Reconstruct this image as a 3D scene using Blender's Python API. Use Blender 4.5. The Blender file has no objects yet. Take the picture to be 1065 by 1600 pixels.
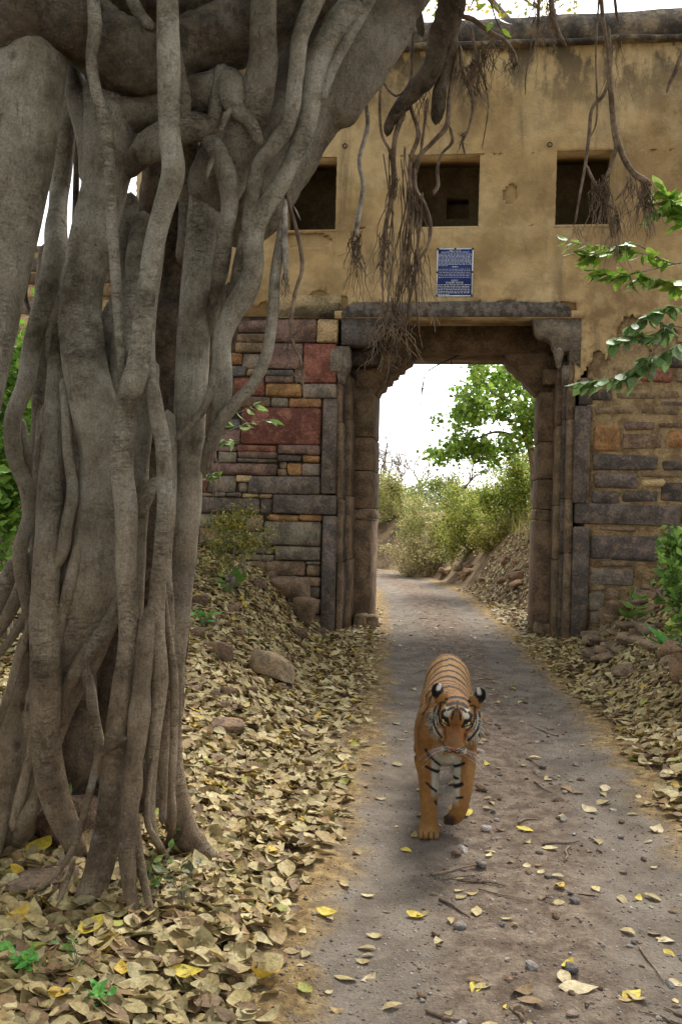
import bpy, math, random
import numpy as np
from mathutils import Vector, Matrix

random.seed(7); RNG = np.random.default_rng(7)
SC = bpy.context.scene
COL = SC.collection
R = math.radians

# ------------------------------------------------------------------ camera
F_PX, CAM_H, ROLL = 1500.0, 1.95, R(1.5)
CAM = np.array([0.0, 0.0, CAM_H])
VR = np.array([math.cos(ROLL), 0, math.sin(ROLL)])
VU = np.array([-math.sin(ROLL), 0, math.cos(ROLL)])
cd = bpy.data.cameras.new('camera'); cam = bpy.data.objects.new('camera', cd); COL.objects.link(cam)
cam.matrix_world = Matrix(((VR[0], VU[0], 0, 0), (0, 0, -1, 0), (VR[2], VU[2], 0, CAM_H), (0, 0, 0, 1)))
cd.sensor_fit = 'VERTICAL'; cd.sensor_height = 36.0; cd.lens = 36.0 * F_PX / 1600.0
cd.clip_start = 0.05; cd.clip_end = 3000
SC.camera = cam

# ------------------------------------------------------------------ light
SUN_EL, SUN_AZ = R(52), R(22)           # hazy high sun beyond the gatehouse, which keeps its front in shade
w = bpy.data.worlds.new('World'); SC.world = w; w.use_nodes = True
wn = w.node_tree; wn.nodes.clear()
sky = wn.nodes.new('ShaderNodeTexSky'); sky.sky_type = 'NISHITA'; sky.sun_disc = False
sky.sun_elevation = SUN_EL; sky.sun_rotation = SUN_AZ
sky.air_density = 1.0; sky.dust_density = 1.5; sky.ozone_density = 1.0
hs = wn.nodes.new('ShaderNodeHueSaturation'); hs.inputs['Saturation'].default_value = 0.22
bg = wn.nodes.new('ShaderNodeBackground'); bg.inputs['Strength'].default_value = 0.15
wo = wn.nodes.new('ShaderNodeOutputWorld')
wn.links.new(sky.outputs[0], hs.inputs['Color']); wn.links.new(hs.outputs[0], bg.inputs[0]); wn.links.new(bg.outputs[0], wo.inputs[0])
sd = bpy.data.lights.new('sun', 'SUN'); sun = bpy.data.objects.new('sun', sd); COL.objects.link(sun)
sd.energy = 2.2; sd.angle = R(20); sd.color = (1.0, 0.95, 0.87)
sdir = Vector((math.sin(SUN_AZ) * math.cos(SUN_EL), math.cos(SUN_AZ) * math.cos(SUN_EL), math.sin(SUN_EL)))
sun.rotation_euler = sdir.to_track_quat('Z', 'Y').to_euler(); sun.location = (0, 0, 30)
SC.view_settings.view_transform = 'Standard'; SC.view_settings.look = 'None'
SC.view_settings.exposure = 1.42; SC.view_settings.gamma = 1.0
SC.cycles.max_bounces = 6; SC.cycles.diffuse_bounces = 4; SC.cycles.transparent_max_bounces = 6

# ------------------------------------------------------------------ helpers
def ray(px, py):
    return VR * ((px - 532.5) / F_PX) + VU * ((800 - py) / F_PX) + np.array([0, 1.0, 0])
def at(px, py, Y):
    return CAM + ray(px, py) * Y
def lin(r, g, b):
    f = lambda c: c / 12.92 if c <= 0.04045 else ((c + 0.055) / 1.055) ** 2.4
    return (f(r / 255), f(g / 255), f(b / 255), 1.0)
def hashf(ix, iy, iz, seed):
    h = (ix * 374761393 + iy * 668265263 + iz * 1440662683 + seed * 974634777) & 0xffffffff
    h = ((h ^ (h >> 13)) * 1274126177) & 0xffffffff
    h = ((h ^ (h >> 16)) * 2246822519) & 0xffffffff
    return ((h ^ (h >> 15)) & 0xffff) / 65535.0
def vnoise(p, seed=0):
    p = np.asarray(p, dtype=np.float64)
    i = np.floor(p).astype(np.int64); f = p - i; f = f * f * (3 - 2 * f)
    out = 0
    for dx in (0, 1):
        for dy in (0, 1):
            for dz in (0, 1):
                wgt = (f[..., 0] if dx else 1 - f[..., 0]) * (f[..., 1] if dy else 1 - f[..., 1]) * (f[..., 2] if dz else 1 - f[..., 2])
                out = out + wgt * hashf(i[..., 0] + dx, i[..., 1] + dy, i[..., 2] + dz, seed)
    return out * 2 - 1
def fbm(p, seed=0, oct=4):
    p = np.asarray(p, dtype=np.float64); s = 0; a = 0.5
    for k in range(oct):
        s = s + a * vnoise(p * (2.03 ** k) + k * 17.3, seed + k); a *= 0.5
    return s
def mesh(name, verts, faces, col=None, attrs=None, smooth=True):
    """faces: array (n,3)/(n,4), a list of such arrays, or a list of index tuples"""
    me = bpy.data.meshes.new(name)
    verts = np.asarray(verts, dtype=np.float32)
    if isinstance(faces, np.ndarray): faces = [faces]
    if len(faces) and isinstance(faces[0], np.ndarray):
        li = np.concatenate([f.ravel() for f in faces]); sz = np.concatenate([np.full(len(f), f.shape[1]) for f in faces])
    else:
        li = np.array([k for f in faces for k in f], dtype=np.int32); sz = np.array([len(f) for f in faces])
    me.vertices.add(len(verts)); me.vertices.foreach_set('co', verts.ravel())
    me.loops.add(len(li)); me.loops.foreach_set('vertex_index', li.astype(np.int32))
    me.polygons.add(len(sz)); st = np.concatenate([[0], np.cumsum(sz)[:-1]])
    me.polygons.foreach_set('loop_start', st.astype(np.int32)); me.polygons.foreach_set('loop_total', sz.astype(np.int32))
    me.update(calc_edges=True); me.validate()
    if smooth: me.polygons.foreach_set('use_smooth', np.ones(len(me.polygons), dtype=bool))
    if col is not None:
        a = me.color_attributes.new('Col', 'FLOAT_COLOR', 'POINT')
        c = np.ones((len(verts), 4), dtype=np.float32); c[:, :3] = np.asarray(col)[:, :3]; a.data.foreach_set('color', c.ravel())
    for k, v in (attrs or {}).items():
        a = me.attributes.new(k, 'FLOAT', 'POINT'); a.data.foreach_set('value', np.asarray(v, dtype=np.float32))
    return me
def link(name, me, mat=None, parent=None, loc=(0, 0, 0), rot=(0, 0, 0), scale=(1, 1, 1), color=None):
    o = bpy.data.objects.new(name, me); COL.objects.link(o); o.location = loc; o.rotation_euler = rot; o.scale = scale
    if parent is not None: o.parent = parent
    if mat is not None and me is not None and len(me.materials) == 0: me.materials.append(mat)
    if color is not None: o.color = color
    return o
def tag(o, label=None, cat=None, group=None, kind=None):
    if label: o['label'] = label
    if cat: o['category'] = cat
    if group: o['group'] = group
    if kind: o['kind'] = kind
    return o
def empty(name, loc=(0, 0, 0), rz=0):
    o = bpy.data.objects.new(name, None); COL.objects.link(o); o.location = loc; o.rotation_euler = (0, 0, rz); return o
def merge(items):
    """join (verts, [faces arrays]) pairs into one"""
    V, Fs, n = [], [], 0
    for v, fs in items:
        V.append(v); Fs += [f + n for f in fs]; n += len(v)
    return np.concatenate(V), Fs
def catmull(P, n_per):
    P = np.asarray(P, dtype=float); E = np.vstack([2 * P[0] - P[1], P, 2 * P[-1] - P[-2]]); out = []
    for i in range(1, len(E) - 2):
        p0, p1, p2, p3 = E[i - 1:i + 3]; k = n_per[i - 1] if hasattr(n_per, '__len__') else n_per
        t = np.linspace(0, 1, k, endpoint=False)[:, None]
        out.append(0.5 * (2 * p1 + (p2 - p0) * t + (2 * p0 - 5 * p1 + 4 * p2 - p3) * t ** 2 + (3 * p1 - p0 - 3 * p2 + p3) * t ** 3))
    out.append(E[-2][None]); return np.vstack(out)
def tube(pts, rad, seg=8, step=0.05, rough=0.0, seed=0, freq=6.0, cap=True, rnd=False):
    """lofted tapered tube through pts; returns verts, faces"""
    pts = np.asarray(pts, float); rad = np.asarray(rad, float)
    d = np.linalg.norm(np.diff(pts, axis=0), axis=1)
    n = np.maximum(1, np.ceil(d / step).astype(int))
    C = catmull(np.hstack([pts, rad[:, None]]), n); P, r = C[:, :3], np.maximum(C[:, 3], 1e-4)
    if rnd:
        sl = np.concatenate([[0], np.cumsum(np.linalg.norm(np.diff(P, axis=0), axis=1))]); e = np.minimum(sl, sl[-1] - sl); t_ = np.clip(1 - e / (r * 1.2), 0, 1); r = np.maximum(r * np.sqrt(np.maximum(1 - t_ * t_, .004)), 1e-4)
    T = np.gradient(P, axis=0); T /= np.linalg.norm(T, axis=1)[:, None] + 1e-9
    N = np.zeros_like(P); a = np.array([0, 1.0, 0.13]); a = a - T[0] * a.dot(T[0]); N[0] = a / np.linalg.norm(a)
    for i in range(1, len(P)):
        v = N[i - 1] - T[i] * N[i - 1].dot(T[i]); N[i] = v / (np.linalg.norm(v) + 1e-9)
    B = np.cross(T, N); th = np.arange(seg) * 2 * math.pi / seg
    ring = N[:, None, :] * np.cos(th)[None, :, None] + B[:, None, :] * np.sin(th)[None, :, None]
    V = P[:, None, :] + ring * r[:, None, None]
    if rough > 0:
        q = V.reshape(-1, 3) * freq
        nz = fbm(q * np.array([1, 1, .45]), seed, 3) * 1.0 + 0.35 * vnoise(q * np.array([3.1, 3.1, 1.1]), seed + 9)
        V = V + ring * (nz.reshape(len(P), seg) * rough * r[:, None])[:, :, None]
    m = len(P); idx = np.arange(m * seg).reshape(m, seg)
    q = np.stack([idx[:-1], np.roll(idx, -1, 1)[:-1], np.roll(idx, -1, 1)[1:], idx[1:]], -1).reshape(-1, 4)
    V = V.reshape(-1, 3); F = [q]
    if cap:
        V = np.vstack([V, P[0], P[-1]]); a0, a1 = m * seg, m * seg + 1
        F.append(np.stack([np.full(seg, a0), np.roll(idx[0], -1), idx[0]], -1)); F.append(np.stack([np.full(seg, a1), idx[-1], np.roll(idx[-1], -1)], -1))
    return V, F
def box(x0, y0, z0, x1, y1, z1):
    V = np.array([(x, y, z) for z in (z0, z1) for y in (y0, y1) for x in (x0, x1)], float)
    return V, [np.array([(0, 2, 3, 1), (4, 5, 7, 6), (0, 1, 5, 4), (2, 6, 7, 3), (0, 4, 6, 2), (1, 3, 7, 5)])]
def bbox_bevel(sx, sy, sz, b, jit=0.0, rng=RNG):
    """chamfered box centred at the origin, 24 verts"""
    V = []; key = {}
    for ax in range(3):
        for s in (-1, 1):
            for c in range(4):
                o = [((c & 1) * 2 - 1), ((c >> 1) * 2 - 1)]; p = [0, 0, 0]; k = 0; sg = [0, 0, 0]
                for a in range(3):
                    h = (sx, sy, sz)[a] / 2
                    if a == ax: p[a] = s * h; sg[a] = s
                    else: p[a] = o[k] * (h - min(b, h * .45)); sg[a] = o[k]; k += 1
                key[(ax, tuple(sg))] = len(V); V.append(p)
    V = np.array(V, float)
    if jit: V += rng.uniform(-jit, jit, V.shape)
    me_f = []
    for ax in range(3):
        for s in (-1, 1):
            o = [a for a in range(3) if a != ax]; q = []
            for e in ((-1, -1), (1, -1), (1, 1), (-1, 1)):
                sg = [0, 0, 0]; sg[ax] = s; sg[o[0]] = e[0]; sg[o[1]] = e[1]; q.append(key[(ax, tuple(sg))])
            me_f.append(q)
    for a in range(3):                                   # edge chamfers: edge runs along axis a
        b1, b2 = [k for k in range(3) if k != a]
        for s1 in (-1, 1):
            for s2 in (-1, 1):
                def sg(e):
                    g = [0, 0, 0]; g[a] = e; g[b1] = s1; g[b2] = s2; return tuple(g)
                me_f.append([key[(b1, sg(-1))], key[(b1, sg(1))], key[(b2, sg(1))], key[(b2, sg(-1))]])
    tri = []
    for s in [(i, j, k) for i in (-1, 1) for j in (-1, 1) for k in (-1, 1)]:
        tri.append([key[(0, s)], key[(1, s)], key[(2, s)]])
    def orient(fs):
        out = []
        for f in fs:
            p = V[f]; n = np.cross(p[1] - p[0], p[2] - p[0]); out.append(f if n.dot(p.mean(0)) > 0 else f[::-1])
        return np.array(out)
    return V, [orient(me_f), orient(tri)]
def extrude(poly, y0, y1):
    """poly: (x,z) outline -> prism between y0 and y1"""
    n = len(poly); V = np.array([(x, y0, z) for x, z in poly] + [(x, y1, z) for x, z in poly], float)
    A = sum(poly[i][0] * poly[(i + 1) % n][1] - poly[(i + 1) % n][0] * poly[i][1] for i in range(n))
    f = list(range(n)) if A > 0 else list(range(n))[::-1]
    F = [tuple(f), tuple(k + n for k in f[::-1])]
    for i in range(n):
        a, b = f[i], f[(i + 1) % n]; F.append((b, a, a + n, b + n))
    return V, F

# ------------------------------------------------------------------ materials
class NT:
    def __init__(s, name):
        s.m = bpy.data.materials.new(name); s.m.use_nodes = True; s.t = s.m.node_tree; s.b = s.t.nodes['Principled BSDF']
        s.pos = s.t.nodes.new('ShaderNodeNewGeometry').outputs['Position']
    def n(s, kind, **kw):
        o = s.t.nodes.new(kind)
        for k, v in kw.items(): setattr(o, k, v)
        return o
    def set(s, sock, v):
        if hasattr(v, 'is_linked') or hasattr(v, 'links'): s.t.links.new(v, sock)
        else: sock.default_value = v
    def scale(s, v, sx, sy, sz):
        o = s.n('ShaderNodeVectorMath', operation='MULTIPLY'); s.set(o.inputs[0], v); o.inputs[1].default_value = (sx, sy, sz); return o.outputs[0]
    def noise(s, sc, det=4, rough=.55, vec=None, dist=0.0):
        o = s.n('ShaderNodeTexNoise'); s.set(o.inputs['Vector'], vec or s.pos); o.inputs['Scale'].default_value = sc
        o.inputs['Detail'].default_value = det; o.inputs['Roughness'].default_value = rough; o.inputs['Distortion'].default_value = dist; return s.fr(o.outputs['Fac'], .27, .73)
    def voro(s, sc, vec=None, feature='F1', out='Distance'):
        o = s.n('ShaderNodeTexVoronoi', feature=feature); s.set(o.inputs['Vector'], vec or s.pos); o.inputs['Scale'].default_value = sc; return o.outputs[out]
    def ramp(s, fac, stops):
        o = s.n('ShaderNodeValToRGB'); s.set(o.inputs[0], fac); e = o.color_ramp.elements
        while len(e) < len(stops): e.new(0.5)
        for k, (p, c) in enumerate(stops): e[k].position = p; e[k].color = c if len(c) == 4 else (*c, 1)
        return o.outputs[0]
    def fr(s, fac, lo, hi, a=0.0, b=1.0):
        o = s.n('ShaderNodeMapRange'); s.set(o.inputs[0], fac); o.inputs[1].default_value = lo; o.inputs[2].default_value = hi
        o.inputs[3].default_value = a; o.inputs[4].default_value = b; return o.outputs[0]
    def mix(s, a, b, fac, mode='MIX'):
        o = s.n('ShaderNodeMix', data_type='RGBA', blend_type=mode); s.set(o.inputs[0], fac); s.set(o.inputs[6], a); s.set(o.inputs[7], b); return o.outputs[2]
    def math(s, op, a, b=0.0):
        o = s.n('ShaderNodeMath', operation=op); s.set(o.inputs[0], a); s.set(o.inputs[1], b); return o.outputs[0]
    def attr(s, name, out='Fac', typ='GEOMETRY'):
        o = s.n('ShaderNodeAttribute', attribute_name=name, attribute_type=typ); return o.outputs[out]
    def objcol(s): return s.n('ShaderNodeObjectInfo').outputs['Color']
    def xyz(s):
        o = s.n('ShaderNodeSeparateXYZ'); s.set(o.inputs[0], s.pos); return o.outputs
    def bump(s, h, strength=.5, dist=.02, normal=None):
        o = s.n('ShaderNodeBump'); o.inputs['Strength'].default_value = strength; o.inputs['Distance'].default_value = dist
        s.set(o.inputs['Height'], h)
        if normal is not None: s.set(o.inputs['Normal'], normal)
        return o.outputs[0]
    def done(s, col, rough=.85, normal=None, spec=.25, trans=0.0):
        s.set(s.b.inputs['Base Color'], col); s.set(s.b.inputs['Roughness'], rough); s.b.inputs['Specular IOR Level'].default_value = spec
        if normal is not None: s.set(s.b.inputs['Normal'], normal)
        if trans:
            tr = s.n('ShaderNodeBsdfTranslucent'); s.set(tr.inputs[0], col); mx = s.n('ShaderNodeMixShader'); mx.inputs[0].default_value = trans
            s.t.links.new(s.b.outputs[0], mx.inputs[1]); s.t.links.new(tr.outputs[0], mx.inputs[2])
            s.t.links.new(mx.outputs[0], s.t.nodes['Material Output'].inputs[0])
        return s.m
W1 = (1, 1, 1, 1); 
def g(v): return (v, v, v, 1)

def mat_stone(name, bump=.6, dust=.35):
    s = NT(name); c = s.objcol(); n1 = s.noise(3.5, 5, .6); n2 = s.noise(28, 4, .65); n3 = s.noise(110, 2)
    c = s.mix(c, s.ramp(n1, [(.3, g(.55)), (.7, g(1.35))]), .75, 'MULTIPLY')
    c = s.mix(c, s.ramp(n2, [(.3, g(.7)), (.72, g(1.3))]), .6, 'MULTIPLY')
    c = s.mix(c, lin(150, 120, 84), s.fr(s.noise(7, 5, .7), .56, .74, 0, dust))
    c = s.mix(c, lin(205, 195, 180), s.fr(s.noise(19, 3, .7), .82, .95, 0, .3))
    h = s.math('ADD', s.math('MULTIPLY', n2, .7), s.math('MULTIPLY', n3, .3))
    return s.done(c, .9, s.bump(h, bump, .03, s.bump(n1, .35, .06)))
def mat_leaf(name, trans=.25, col_attr=True, rough=.6):
    s = NT(name); c = s.attr('Col', 'Color') if col_attr else s.objcol()
    c = s.mix(c, s.ramp(s.noise(45, 3, .6), [(.3, g(.72)), (.7, g(1.22))]), .7, 'MULTIPLY')
    return s.done(c, rough, s.bump(s.noise(60, 3), .3, .01), .3, trans)
def mat_plaster():
    s = NT('ochre_plaster'); z = s.xyz()[2]
    c = s.ramp(s.noise(.55, 5, .6), [(.3, lin(156, 130, 90)), (.5, lin(178, 150, 106)), (.7, lin(190, 165, 122))])
    c = s.mix(c, s.ramp(s.noise(2.6, 6, .7), [(.3, g(.74)), (.65, g(1.14))]), .6, 'MULTIPLY')
    st = s.noise(1.0, 5, .65, s.scale(s.pos, 2.4, 2.4, .32), .4)
    c = s.mix(c, lin(104, 92, 72), s.fr(st, .62, .9, 0, .55))                        # run-down water streaks
    mould = s.math('MULTIPLY', s.fr(z, 7.9, 9.2, 0, 1), s.fr(s.noise(1.7, 6, .7, s.scale(s.pos, 1.3, 1.3, .6)), .38, .58, 0, 1))
    c = s.mix(c, lin(66, 60, 52), s.math('MULTIPLY', mould, .85))                     # black mould below the cornice
    low = s.math('MULTIPLY', s.fr(z, 5.9, 5.0, 0, 1), s.fr(s.noise(2.3, 5, .7), .45, .66, 0, .7))
    c = s.mix(c, lin(120, 92, 62), low)
    c = s.mix(c, lin(206, 184, 142), s.fr(s.noise(.9, 6, .75), .62, .9, 0, .45))
    n2 = s.noise(40, 4)
    return s.done(c, .93, s.bump(n2, .25, .01, s.bump(s.noise(5, 5, .6), .3, .04)))
def mat_simple(name, stops, sc=8, rough=.9, bump=.4, bsc=40, bdist=.02):
    s = NT(name); c = s.ramp(s.noise(sc, 5, .65), stops)
    c = s.mix(c, s.ramp(s.noise(sc * 6, 3), [(.3, g(.75)), (.7, g(1.25))]), .5, 'MULTIPLY')
    return s.done(c, rough, s.bump(s.noise(bsc, 4, .65), bump, bdist))
def mat_bark():
    s = NT('banyan_bark'); z = s.xyz()[2]
    base = s.ramp(s.noise(2.2, 6, .65), [(.2, lin(104, 85, 64)), (.5, lin(158, 136, 108)), (.8, lin(186, 165, 136))])
    up = s.ramp(s.noise(3.1, 6, .65), [(.2, lin(112, 102, 84)), (.5, lin(166, 157, 136)), (.8, lin(196, 188, 170))])
    c = s.mix(base, up, s.fr(z, .9, 2.6, 0, 1))
    age = s.attr('age')
    rough_ = s.noise(8, 7, .75)
    c = s.mix(c, s.ramp(rough_, [(.25, lin(54, 44, 34)), (.75, lin(132, 113, 90))]), age)
    wr = s.noise(21, 5, .75, s.scale(s.pos, .7, .7, 3.2), 1.4); wm = s.fr(s.noise(2.7, 3), .45, .7, 0, 1)     # bands of horizontal wrinkles
    wl = s.math('MULTIPLY', s.fr(wr, .58, .80, 0, 1), wm)
    c = s.mix(c, lin(72, 58, 44), s.math('MULTIPLY', wl, .3))
    vf = s.noise(11, 6, .72, s.scale(s.pos, 2.6, 2.6, .42), .5)                                             # long fibres and splits
    c = s.mix(c, lin(70, 56, 42), s.fr(vf, .72, .95, 0, .6))
    kn = s.voro(6.5, s.scale(s.pos, 1, 1, .6)); kr = s.fr(kn, .16, .05, 0, 1)                                # knots
    kr = s.math('MULTIPLY', kr, s.fr(s.noise(1.9, 2), .5, .6, 0, 1))
    c = s.mix(c, lin(84, 62, 46), s.math('MULTIPLY', kr, .7))
    bl = s.noise(4.2, 7, .78)
    c = s.mix(c, lin(96, 76, 56), s.fr(bl, .66, .9, 0, .7))
    c = s.mix(c, lin(172, 168, 156), s.fr(s.noise(3.6, 5, .7), .66, .92, 0, .5))
    fk = s.noise(38, 5, .8, s.scale(s.pos, 1, 1, .4)); c = s.mix(c, lin(66, 53, 40), s.fr(fk, .66, .86, 0, .45)); c = s.mix(c, lin(186, 180, 164), s.fr(s.noise(24, 5, .8), .7, .9, 0, .35))
    sp = s.noise(85, 4, .75)
    c = s.mix(c, s.ramp(sp, [(.2, g(.6)), (.5, g(1)), (.8, g(1.3))]), .65, 'MULTIPLY')
    h = s.math('ADD', s.math('MULTIPLY', wl, -.4), s.math('MULTIPLY', sp, .22)); h = s.math('ADD', h, s.math('MULTIPLY', vf, -.5)); h = s.math('ADD', h, s.math('MULTIPLY', kr, .6)); h = s.math('ADD', h, s.math('MULTIPLY', fk, -.35))
    h = s.math('ADD', h, s.math('MULTIPLY', s.math('MULTIPLY', rough_, age), 1.6))
    return s.done(c, .85, s.bump(h, 1.0, .034, s.bump(bl, .6, .05)))
MAT = {}
MAT['stone'] = mat_stone('rubble_stone'); MAT['dressed'] = mat_stone('dressed_stone', .75, .25); MAT['rock'] = mat_stone('loose_rock', .7, .5)
MAT['plaster'] = mat_plaster(); MAT['bark'] = mat_bark()
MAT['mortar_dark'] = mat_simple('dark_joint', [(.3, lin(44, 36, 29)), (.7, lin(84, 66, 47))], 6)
MAT['mortar_tan'] = mat_simple('tan_mortar', [(.3, lin(132, 106, 74)), (.7, lin(176, 148, 106))], 5, bump=.7, bsc=18, bdist=.05)
MAT['cornice'] = mat_simple('weathered_cornice', [(.3, lin(66, 60, 54)), (.55, lin(98, 88, 76)), (.75, lin(134, 118, 96))], 3, bump=.7, bsc=22)
MAT['roughstone'] = mat_simple('pecked_lintel', [(.3, lin(96, 87, 78)), (.7, lin(150, 137, 122))], 9, bump=1.0, bsc=38, bdist=.05)
MAT['room'] = mat_simple('dim_room_plaster', [(.3, lin(150, 134, 108)), (.7, lin(176, 158, 128))], 3)
MAT['litter'] = mat_leaf('dry_leaf', .12); MAT['litter_one'] = mat_leaf('dry_leaf_single', .12, False)
MAT['green'] = mat_leaf('green_leaf', .35, True, .5); MAT['green_one'] = mat_leaf('green_leaf_single', .35, False, .45)
MAT['twig'] = mat_simple('grey_twig', [(.3, lin(104, 94, 84)), (.7, lin(150, 140, 128))], 6)
MAT['rootlet'] = mat_simple('aerial_rootlet', [(.3, lin(84, 70, 56)), (.7, lin(132, 114, 94))], 6)
MAT['greystem'] = mat_simple('grey_root', [(.3, lin(100, 92, 82)), (.7, lin(158, 150, 136))], 9)
# ------------------------------------------------------------------ ground and road
ROAD = catmull(np.array([(.45, -6), (.60, 0), (.78, 3.66), (1.05, 5.85), (1.40, 9.6), (1.66, 14.3), (1.88, 19), (1.95, 24), (1.55, 29), (.1, 33.2), (-3.2, 36), (-10, 38.5), (-30, 41), (-60, 43)]), 24) + np.array([.05, 0])
def road_d(x, y):
    """signed sideways distance from the road's centre line (left negative)"""
    x = np.asarray(x, float).ravel(); y = np.asarray(y, float).ravel(); out = np.empty(len(x))
    T = np.gradient(ROAD, axis=0); T /= np.linalg.norm(T, axis=1)[:, None]
    for a in range(0, len(x), 20000):
        dx = x[a:a + 20000, None] - ROAD[None, :, 0]; dy = y[a:a + 20000, None] - ROAD[None, :, 1]
        k = np.argmin(dx * dx + dy * dy, axis=1); r = np.arange(len(k))
        out[a:a + 20000] = np.sqrt(dx[r, k] ** 2 + dy[r, k] ** 2) * np.sign(dx[r, k] * T[k, 1] - dy[r, k] * T[k, 0])
    return out
def height(x, y, d=None):
    x = np.asarray(x, float).ravel(); y = np.asarray(y, float).ravel()
    if d is None: d = road_d(x, y)
    aL = np.interp(y, [0, 5, 10, 15, 20, 30, 60], [.14, .2, .62, 1.3, 1.1, .7, .5]); sL = np.interp(y, [0, 6, 13.5, 19, 24], [1.2, 1.25, 1.95, 1.95, 1.5])
    aR = np.interp(y, [0, 5, 9, 14, 19, 25, 40, 80], [.2, .3, .75, 1.5, 1.6, 2.2, 2.0, 1.2]); sR = np.interp(y, [0, 6, 12, 13.5, 19, 22], [1.15, 1.2, 1.35, 2.0, 2.0, 1.35])
    tL = np.maximum(-d - sL, 0); tR = np.maximum(d - sR, 0)
    h = aL * (1 - np.exp(-tL ** 1.5 / .9)) + aR * (1 - np.exp(-tR ** 1.4 / 1.1))
    p = np.stack([x, y, np.zeros_like(x)], 1)
    off = np.clip((np.abs(d) - 1.1) / .5, 0, 1)
    h = h + fbm(p * .9, 3, 3) * .06 * off + fbm(p * 4, 5, 3) * .018
    rut = np.exp(-((np.abs(d) - .68) / .24) ** 2)
    h = h - .03 * rut * np.clip(1 - off, 0, 1) + .012 * vnoise(p * 14, 8) * (1 - rut)
    far = np.clip((np.hypot(x, y) - 60) / 60, 0, 1)
    return h * (1 - far)
def hz(x, y): return float(height([x], [y])[0])
def ground_at(px, py):
    """where the sight line through a photograph pixel meets the ground"""
    d = ray(px, py); Y = np.arange(2.2, 45, .02); P = CAM[None] + d[None] * Y[:, None]
    k = np.argmax(P[:, 2] <= height(P[:, 0], P[:, 1])); return P[k]

def axis(parts):
    return np.unique(np.concatenate([np.arange(a, b, s) for a, b, s in parts]).round(4))
gx = axis([(-400, -60, 20), (-60, -14, 2), (-14, -5, .25), (-5, 6, .05), (6, 12, .25), (12, 60, 2), (60, 401, 20)])
gy = axis([(-40, -4, 2), (-4, 2.4, .25), (2.4, 12, .05), (12, 20, .08), (20, 45, .2), (45, 80, 2), (80, 520, 20)])
GX, GY = np.meshgrid(gx, gy); D = road_d(GX, GY); H = height(GX, GY, D)
GV = np.stack([GX.ravel(), GY.ravel(), H], 1); ny, nx = GX.shape
I = np.arange(nx * ny).reshape(ny, nx); Q = np.stack([I[:-1, :-1], I[:-1, 1:], I[1:, 1:], I[1:, :-1]], -1).reshape(-1, 4)
isroad = (np.abs(D)[Q].mean(1) < 1.22)
s = NT('earth'); lat = s.attr('lat')
c = s.ramp(s.noise(1.3, 6, .65), [(.3, lin(98, 80, 60)), (.5, lin(128, 106, 80)), (.7, lin(152, 130, 98))])
c = s.mix(c, s.ramp(s.noise(26, 4, .7), [(.3, g(.65)), (.7, g(1.25))]), .7, 'MULTIPLY')
MAT['earth'] = s.done(c, .95, s.bump(s.noise(35, 5, .7), .8, .03))
s = NT('dirt_road'); lat = s.attr('lat'); wob = s.math('ADD', lat, s.fr(s.noise(2.2, 4, .6), 0, 1, -.16, .16)); al = s.math('ABSOLUTE', wob)
c = s.ramp(s.noise(2.5, 6, .65), [(.3, lin(108, 97, 85)), (.5, lin(122, 111, 98)), (.7, lin(134, 123, 110))])
mid = s.ramp(s.noise(7, 6, .7), [(.3, lin(92, 76, 62)), (.5, lin(118, 100, 84)), (.7, lin(140, 124, 106))])
c = s.mix(c, mid, s.fr(al, .52, .26, 0, .85))
edge = s.ramp(s.noise(9, 6, .75), [(.3, lin(112, 90, 58)), (.55, lin(150, 124, 80)), (.75, lin(176, 152, 106))])
c = s.mix(c, edge, s.fr(al, .84, 1.05, 0, .95))
c = s.mix(c, s.ramp(s.noise(60, 4, .75), [(.28, g(.66)), (.5, g(1)), (.72, g(1.25))]), .6, 'MULTIPLY')
c = s.mix(c, lin(176, 168, 158), s.fr(s.voro(75), .14, .06, 0, .28))
hgt = s.math('ADD', s.noise(55, 5, .75), s.math('MULTIPLY', s.fr(s.voro(48), .3, 0, 0, 1), .6))
MAT['road'] = s.done(c, .95, s.bump(hgt, .7, .02))
def submesh(name, faces):
    u, inv = np.unique(faces, return_inverse=True)
    return mesh(name, GV[u], inv.reshape(-1, 4), attrs={'lat': np.clip(D[u], -9, 9)})
tag(link('ground', submesh('ground', Q[~isroad]), MAT['earth']), kind='structure')
tag(link('dirt_road', submesh('dirt_road', Q[isroad]), MAT['road']), kind='structure')

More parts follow.
